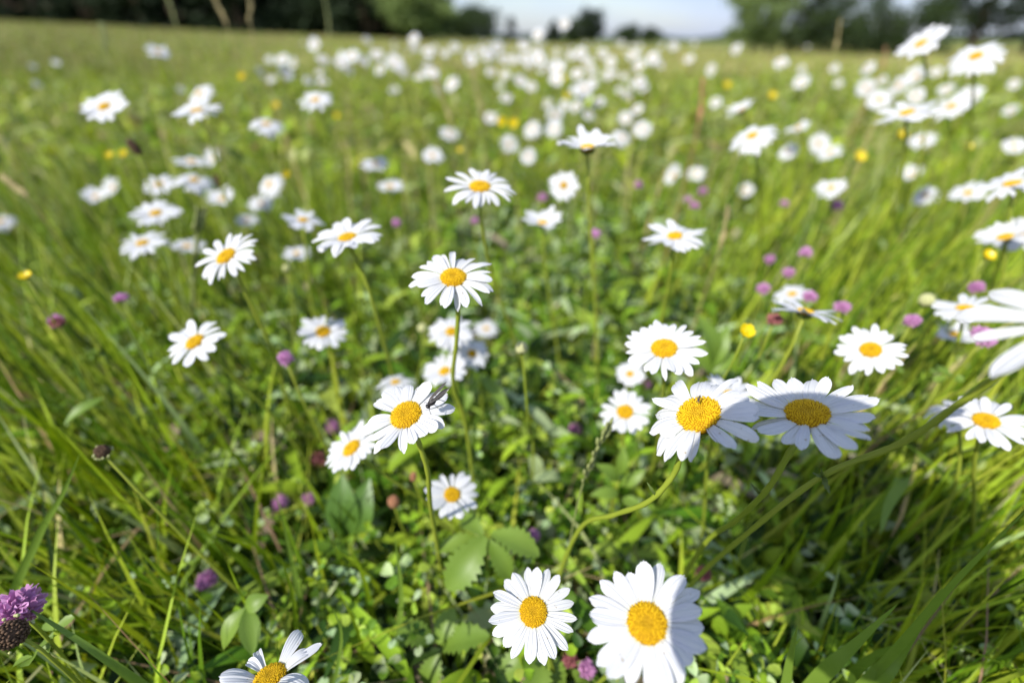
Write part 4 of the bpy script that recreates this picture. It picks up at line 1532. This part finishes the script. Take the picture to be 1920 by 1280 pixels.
def tree(name, label, x, y, h, r, mat, base=.12, conifer=False, n=2600, ls=.30, group=None, seed=0, limbs=7):
    g = gz(x, y)
    R = np.random.default_rng(seed + int(abs(x) * 31 + y * 7))
    rr_ = random.Random(seed + int(x * 13))
    t = thing(name, label, 'tree' if h > 2.6 else 'bush', Vector((x, y, g - .05)), group)
    top = Vector((rr_.uniform(-.03, .03) * h, rr_.uniform(-.03, .03) * h, h * .93))
    V, F = tube(bez([Vector((0, 0, 0)), Vector((0, 0, h * .3)), top * .7, top], 8), max(.03, h * .022), h * .004, 8)
    for k in range(limbs):
        a = k * 2.4 + rr_.uniform(-.3, .3)
        q = base + (1 - base) * (k + .5) / limbs * .85
        p = top * q
        le = r * (1 - q * (.85 if conifer else .45)) * .8
        e = p + Vector((math.cos(a) * le, math.sin(a) * le, le * (.05 if conifer else .55)))
        V, F = tube([p, p.lerp(e, .5) + Vector((0, 0, le * .08)), e], h * .008, h * .003, 5, V, F)
    obj('trunk', mesh('tree_trunk', V, F, M['bark']), t)
    nc = 46 if h > 4 else 30
    per = n // nc
    P = []
    for c in range(nc):
        if conifer:
            q = R.uniform(0, 1) ** 1.25
            a = R.uniform(0, 6.28)
            rad = r * (1 - q) ** .85 * R.uniform(.5, 1.02) + .08
            cc = np.array([math.cos(a) * rad, math.sin(a) * rad, h * (base + (1 - base) * q) - .1 * rad])
            cr = r * .30 * (1 - .6 * q)
            sc3 = np.array([1, 1, .55])
        else:
            dv = R.normal(0, 1, 3)
            dv /= np.linalg.norm(dv)
            rad = R.uniform(.45, 1.0) ** .6
            hc = h * (base + 1) / 2
            hv = h * (1 - base) / 2
            bul = 1 - .25 * math.sin(dv[2] * 4 + c)
            cc = np.array([dv[0] * r * rad * bul, dv[1] * r * rad * bul, hc + dv[2] * hv * rad * .9])
            cr = r * R.uniform(.22, .40)
            sc3 = np.array([1, 1, .75])
        pts = R.normal(0, .55, (per, 3)) * cr * sc3 + cc
        P.append(pts)
    P = np.concatenate(P)
    P[:, 2] = np.maximum(P[:, 2], .05)
    k = len(P)
    a1 = R.normal(0, 1, (k, 3))
    a1 /= np.linalg.norm(a1, axis=1)[:, None]
    a2 = np.cross(a1, R.normal(0, 1, (k, 3)))
    a2 /= np.linalg.norm(a2, axis=1)[:, None]
    s1 = (ls * R.uniform(.5, 1.1, k))[:, None]
    q = np.stack([P - a1 * s1 * .5, P + a2 * s1 * .28, P + a1 * s1 * .5, P - a2 * s1 * .28], 1).reshape(-1, 3)
    me = bpy.data.meshes.new('tree_crown')
    me.from_pydata(q.tolist(), [], np.arange(k * 4).reshape(k, 4).tolist())
    me.materials.append(M[mat])
    obj('crown', me, t)


def at_u(u, y):
    return (u - 960) / FPX * .81 * y


for k, u in enumerate([-110, -45, 20, 85, 150, 215, 275, 340, 405, 465, 525, 585, 640, 695, 742]):
    tree('spruce_tree', 'tall dark spruce in the solid front row of the wood', at_u(u, 47) + random.uniform(-.5, .5), 47 + random.uniform(-1.5, 1.5), random.uniform(13, 17), 3.0, 'fol_dark', base=.0, conifer=True, n=4200, ls=.6, group='spruces of the dark wood', seed=k)
for k, u in enumerate([-80, 0, 55, 120, 185, 245, 310, 372, 435, 495, 555, 612, 668, 720]):
    tree('spruce_tree', 'dark spruce standing behind the front row of the wood', at_u(u, 53), 53 + random.uniform(-1.5, 1.5), random.uniform(14, 18), 3.2, 'fol_dark', base=.0, conifer=True, n=3600, ls=.75, group='spruces of the dark wood', seed=50 + k)
for k, u in enumerate([-60, 30, 100, 175, 240, 300, 365, 420, 480, 520, 575, 630, 680, 735]):
    tree('spruce_tree', 'dark spruce deep inside the wood', at_u(u, 60), 60 + random.uniform(-1.5, 1.5), random.uniform(12, 15), 3.6, 'fol_dark', base=.0, conifer=True, n=3600, ls=1.0, group='spruces of the dark wood', seed=90 + k)
tree('broadleaf_tree', 'lighter green rounded tree at the end of the dark wood', at_u(782, 44), 44, 6.5, 2.3, 'fol_light', base=.0, n=9000, ls=.42, seed=3)
tree('broadleaf_tree', 'darker tree between the wood and the open sky', at_u(812, 52), 52, 6.0, 1.5, 'fol_mid', base=.0, n=3800, ls=.36, seed=4)
tree('broadleaf_tree', 'broad round tree standing alone at the edge of the open sky', at_u(886, 130), 130, 6.6, 5.6, 'fol_mid', base=.0, n=3600, ls=.9, seed=5)
tree('broadleaf_tree', 'low round tree beside the broad round one', at_u(845, 130), 130, 5.2, 3.4, 'fol_mid', base=.0, n=2600, ls=.8, seed=6)
tree('fir_tree', 'small pointed fir right of the broad round tree', at_u(958, 150), 150, 5.4, 2.6, 'fol_dark', base=.0, conifer=True, n=1800, ls=.8, seed=7)
tree('fir_tree', 'small fir under the tall blurred daisy', at_u(1040, 150), 150, 5.2, 2.8, 'fol_dark', base=.0, conifer=True, n=1800, ls=.8, seed=8)
tree('fir_tree', 'paler fir beside the tallest dark fir', at_u(1080, 140), 140, 6.0, 3.0, 'fol_mid', base=.0, n=2200, ls=.8, seed=9)
tree('fir_tree', 'tallest dark fir standing in the open sky', at_u(1110, 140), 140, 7.8, 3.4, 'fol_dark', base=.0, n=3000, ls=.8, seed=10)
tree('round_bush', 'first of two low round trees on the far skyline', at_u(1182, 150), 150, 4.2, 3.4, 'fol_mid', base=.0, n=1700, ls=.8, seed=11)
tree('round_bush', 'smaller of two low round trees on the far skyline', at_u(1226, 150), 150, 3.7, 2.4, 'fol_mid', base=.0, n=1500, ls=.8, seed=12)
tree('broadleaf_tree', 'light green leafy tree at the near end of the bushes', at_u(1425, 24), 24, 4.2, 1.25, 'fol_light', base=.0, n=8000, ls=.17, seed=13)
tree('broadleaf_tree', 'dark green tree just behind the light green leafy one', at_u(1492, 24.5), 24.5, 3.6, 1.5, 'fol_mid', base=.0, n=5000, ls=.18, seed=14)
tree('dense_bush', 'tall dark bush with sky showing above it', at_u(1575, 24), 24, 2.75, 1.5, 'fol_mid', base=.0, n=5000, ls=.18, seed=15)
tree('dense_bush', 'low dark bush in the dip of the bushes', at_u(1655, 25), 25, 2.2, 1.5, 'fol_mid', base=.0, n=4600, ls=.18, seed=16)
tree('dense_bush', 'low bush in front of the dark trunked tree', at_u(1735, 25), 25, 2.35, 1.5, 'fol_mid', base=.0, n=4600, ls=.18, seed=17)
tree('broadleaf_tree', 'large dark tree at the end of the bushes', at_u(1850, 25), 25, 7.0, 2.1, 'fol_dark', base=.02, n=6500, ls=.24, seed=18)
tree('broadleaf_tree', 'dark tree cut by the frame past the bushes', at_u(1960, 26), 26, 7.5, 2.2, 'fol_dark', base=.0, n=6500, ls=.24, seed=19)

# ------------------------------------------------------------------ the camera that takes the picture, on its low tripod: its shade falls on the daisies
M['black'] = solid('black_plastic', (.012, .012, .013), (.02, .02, .021), .45, 300, .4, .05)
M['metal'] = solid('grey_metal', (.10, .10, .105), (.07, .07, .072), .35, 200, .5)


def cl(x, y, z):
    """point in the lens frame: right, up, forward"""
    return RT * x + UP * y + FW * z


def lbox(V, F, c, sx, sy, sz, bev):
    b = len(V)
    for z, e in ((-sz, bev), (-sz + bev, 0), (sz - bev, 0), (sz, bev)):
        x, y = sx - e, sy - e
        k = bev
        for (px_, py_) in ((x - k, y), (x, y - k), (x, -y + k), (x - k, -y), (-x + k, -y), (-x, -y + k), (-x, y - k), (-x + k, y)):
            V.append(c + cl(px_, py_, z))
    for i in range(3):
        for k in range(8):
            k2 = (k + 1) % 8
            F.append((b + i * 8 + k, b + i * 8 + k2, b + i * 8 + 8 + k2, b + i * 8 + 8 + k))
    F.append(tuple(b + k for k in range(8))[::-1])
    F.append(tuple(b + 24 + k for k in range(8)))


root = Vector((0, -.16, 0))
t = thing('tripod_camera', 'black camera on a low tripod standing over the near daisies', 'camera', root)
O = CAM - root
V, F = [], []
lbox(V, F, O + cl(0, -.004, -.135), .076, .056, .028, .008)
lbox(V, F, O + cl(-.045, -.006, -.118), .022, .046, .022, .010)
lbox(V, F, O + cl(0, .058, -.128), .030, .018, .026, .007)
obj('camera_body', mesh('camera_body', V, F, M['black']), t)
V, F = [], []
prof = [(.036, -.020), (.040, -.012), (.053, -.004), (.0545, -.006), (.0545, -.040), (.046, -.052), (.044, -.085), (.038, -.090), (.038, -.112)]
for r, z in prof:
    for k in range(28):
        a = 2 * math.pi * k / 28
        V.append(O + cl(r * math.cos(a), r * math.sin(a), z))
for i in range(len(prof) - 1):
    for k in range(28):
        k2 = (k + 1) % 28
        F.append((i * 28 + k, i * 28 + k2, i * 28 + 28 + k2, i * 28 + 28 + k))
ln = obj('lens', mesh('camera_lens', V, F, M['black']), t)
V, F = ellipsoid(O + cl(0, 0, -.018), (cl(.035, 0, 0), cl(0, .035, 0), cl(0, 0, .010)), 20, 8)
obj('front_glass', mesh('lens_glass', V, F, solid('lens_glass', (.01, .012, .02), None, .05, 50, .6)), ln)
V, F = [], []
for r, z in ((.0, -.032), (.024, -.032), (.0265, -.030), (.0265, -.024), (.024, -.022), (.0, -.022)):
    for k in range(24):
        a = 2 * math.pi * k / 24
        V.append(O + cl(-.038 + r * math.cos(a), -.041 + r * math.sin(a), z))
for i in range(5):
    for k in range(24):
        k2 = (k + 1) % 24
        F.append((i * 24 + k, i * 24 + k2, i * 24 + 24 + k2, i * 24 + 24 + k))
obj('shadow_disc', mesh('shadow_disc', V, F, M['black']), t)  # unseen disc added so its round shadow falls on the largest daisy
V, F = tube([O + cl(0, -.054, -.135), O + cl(0, -.085, -.135) + Vector((0, -.01, 0)), Vector((0, 0, .36))], .017, .014, 12)
obj('tripod_head', mesh('tripod_head', V, F, M['metal']), t)
for a in (-90, 150, 30):
    a = math.radians(a)
    e = Vector((math.cos(a) * .21, math.sin(a) * (.21 if a < 0 else .10), 0))
    V, F = tube([Vector((math.cos(a) * .016, math.sin(a) * .016, .36)), e * .5 + Vector((0, 0, .18)), e], .011, .008, 8)
    obj('leg', mesh('tripod_leg', V, F, M['black']), t)
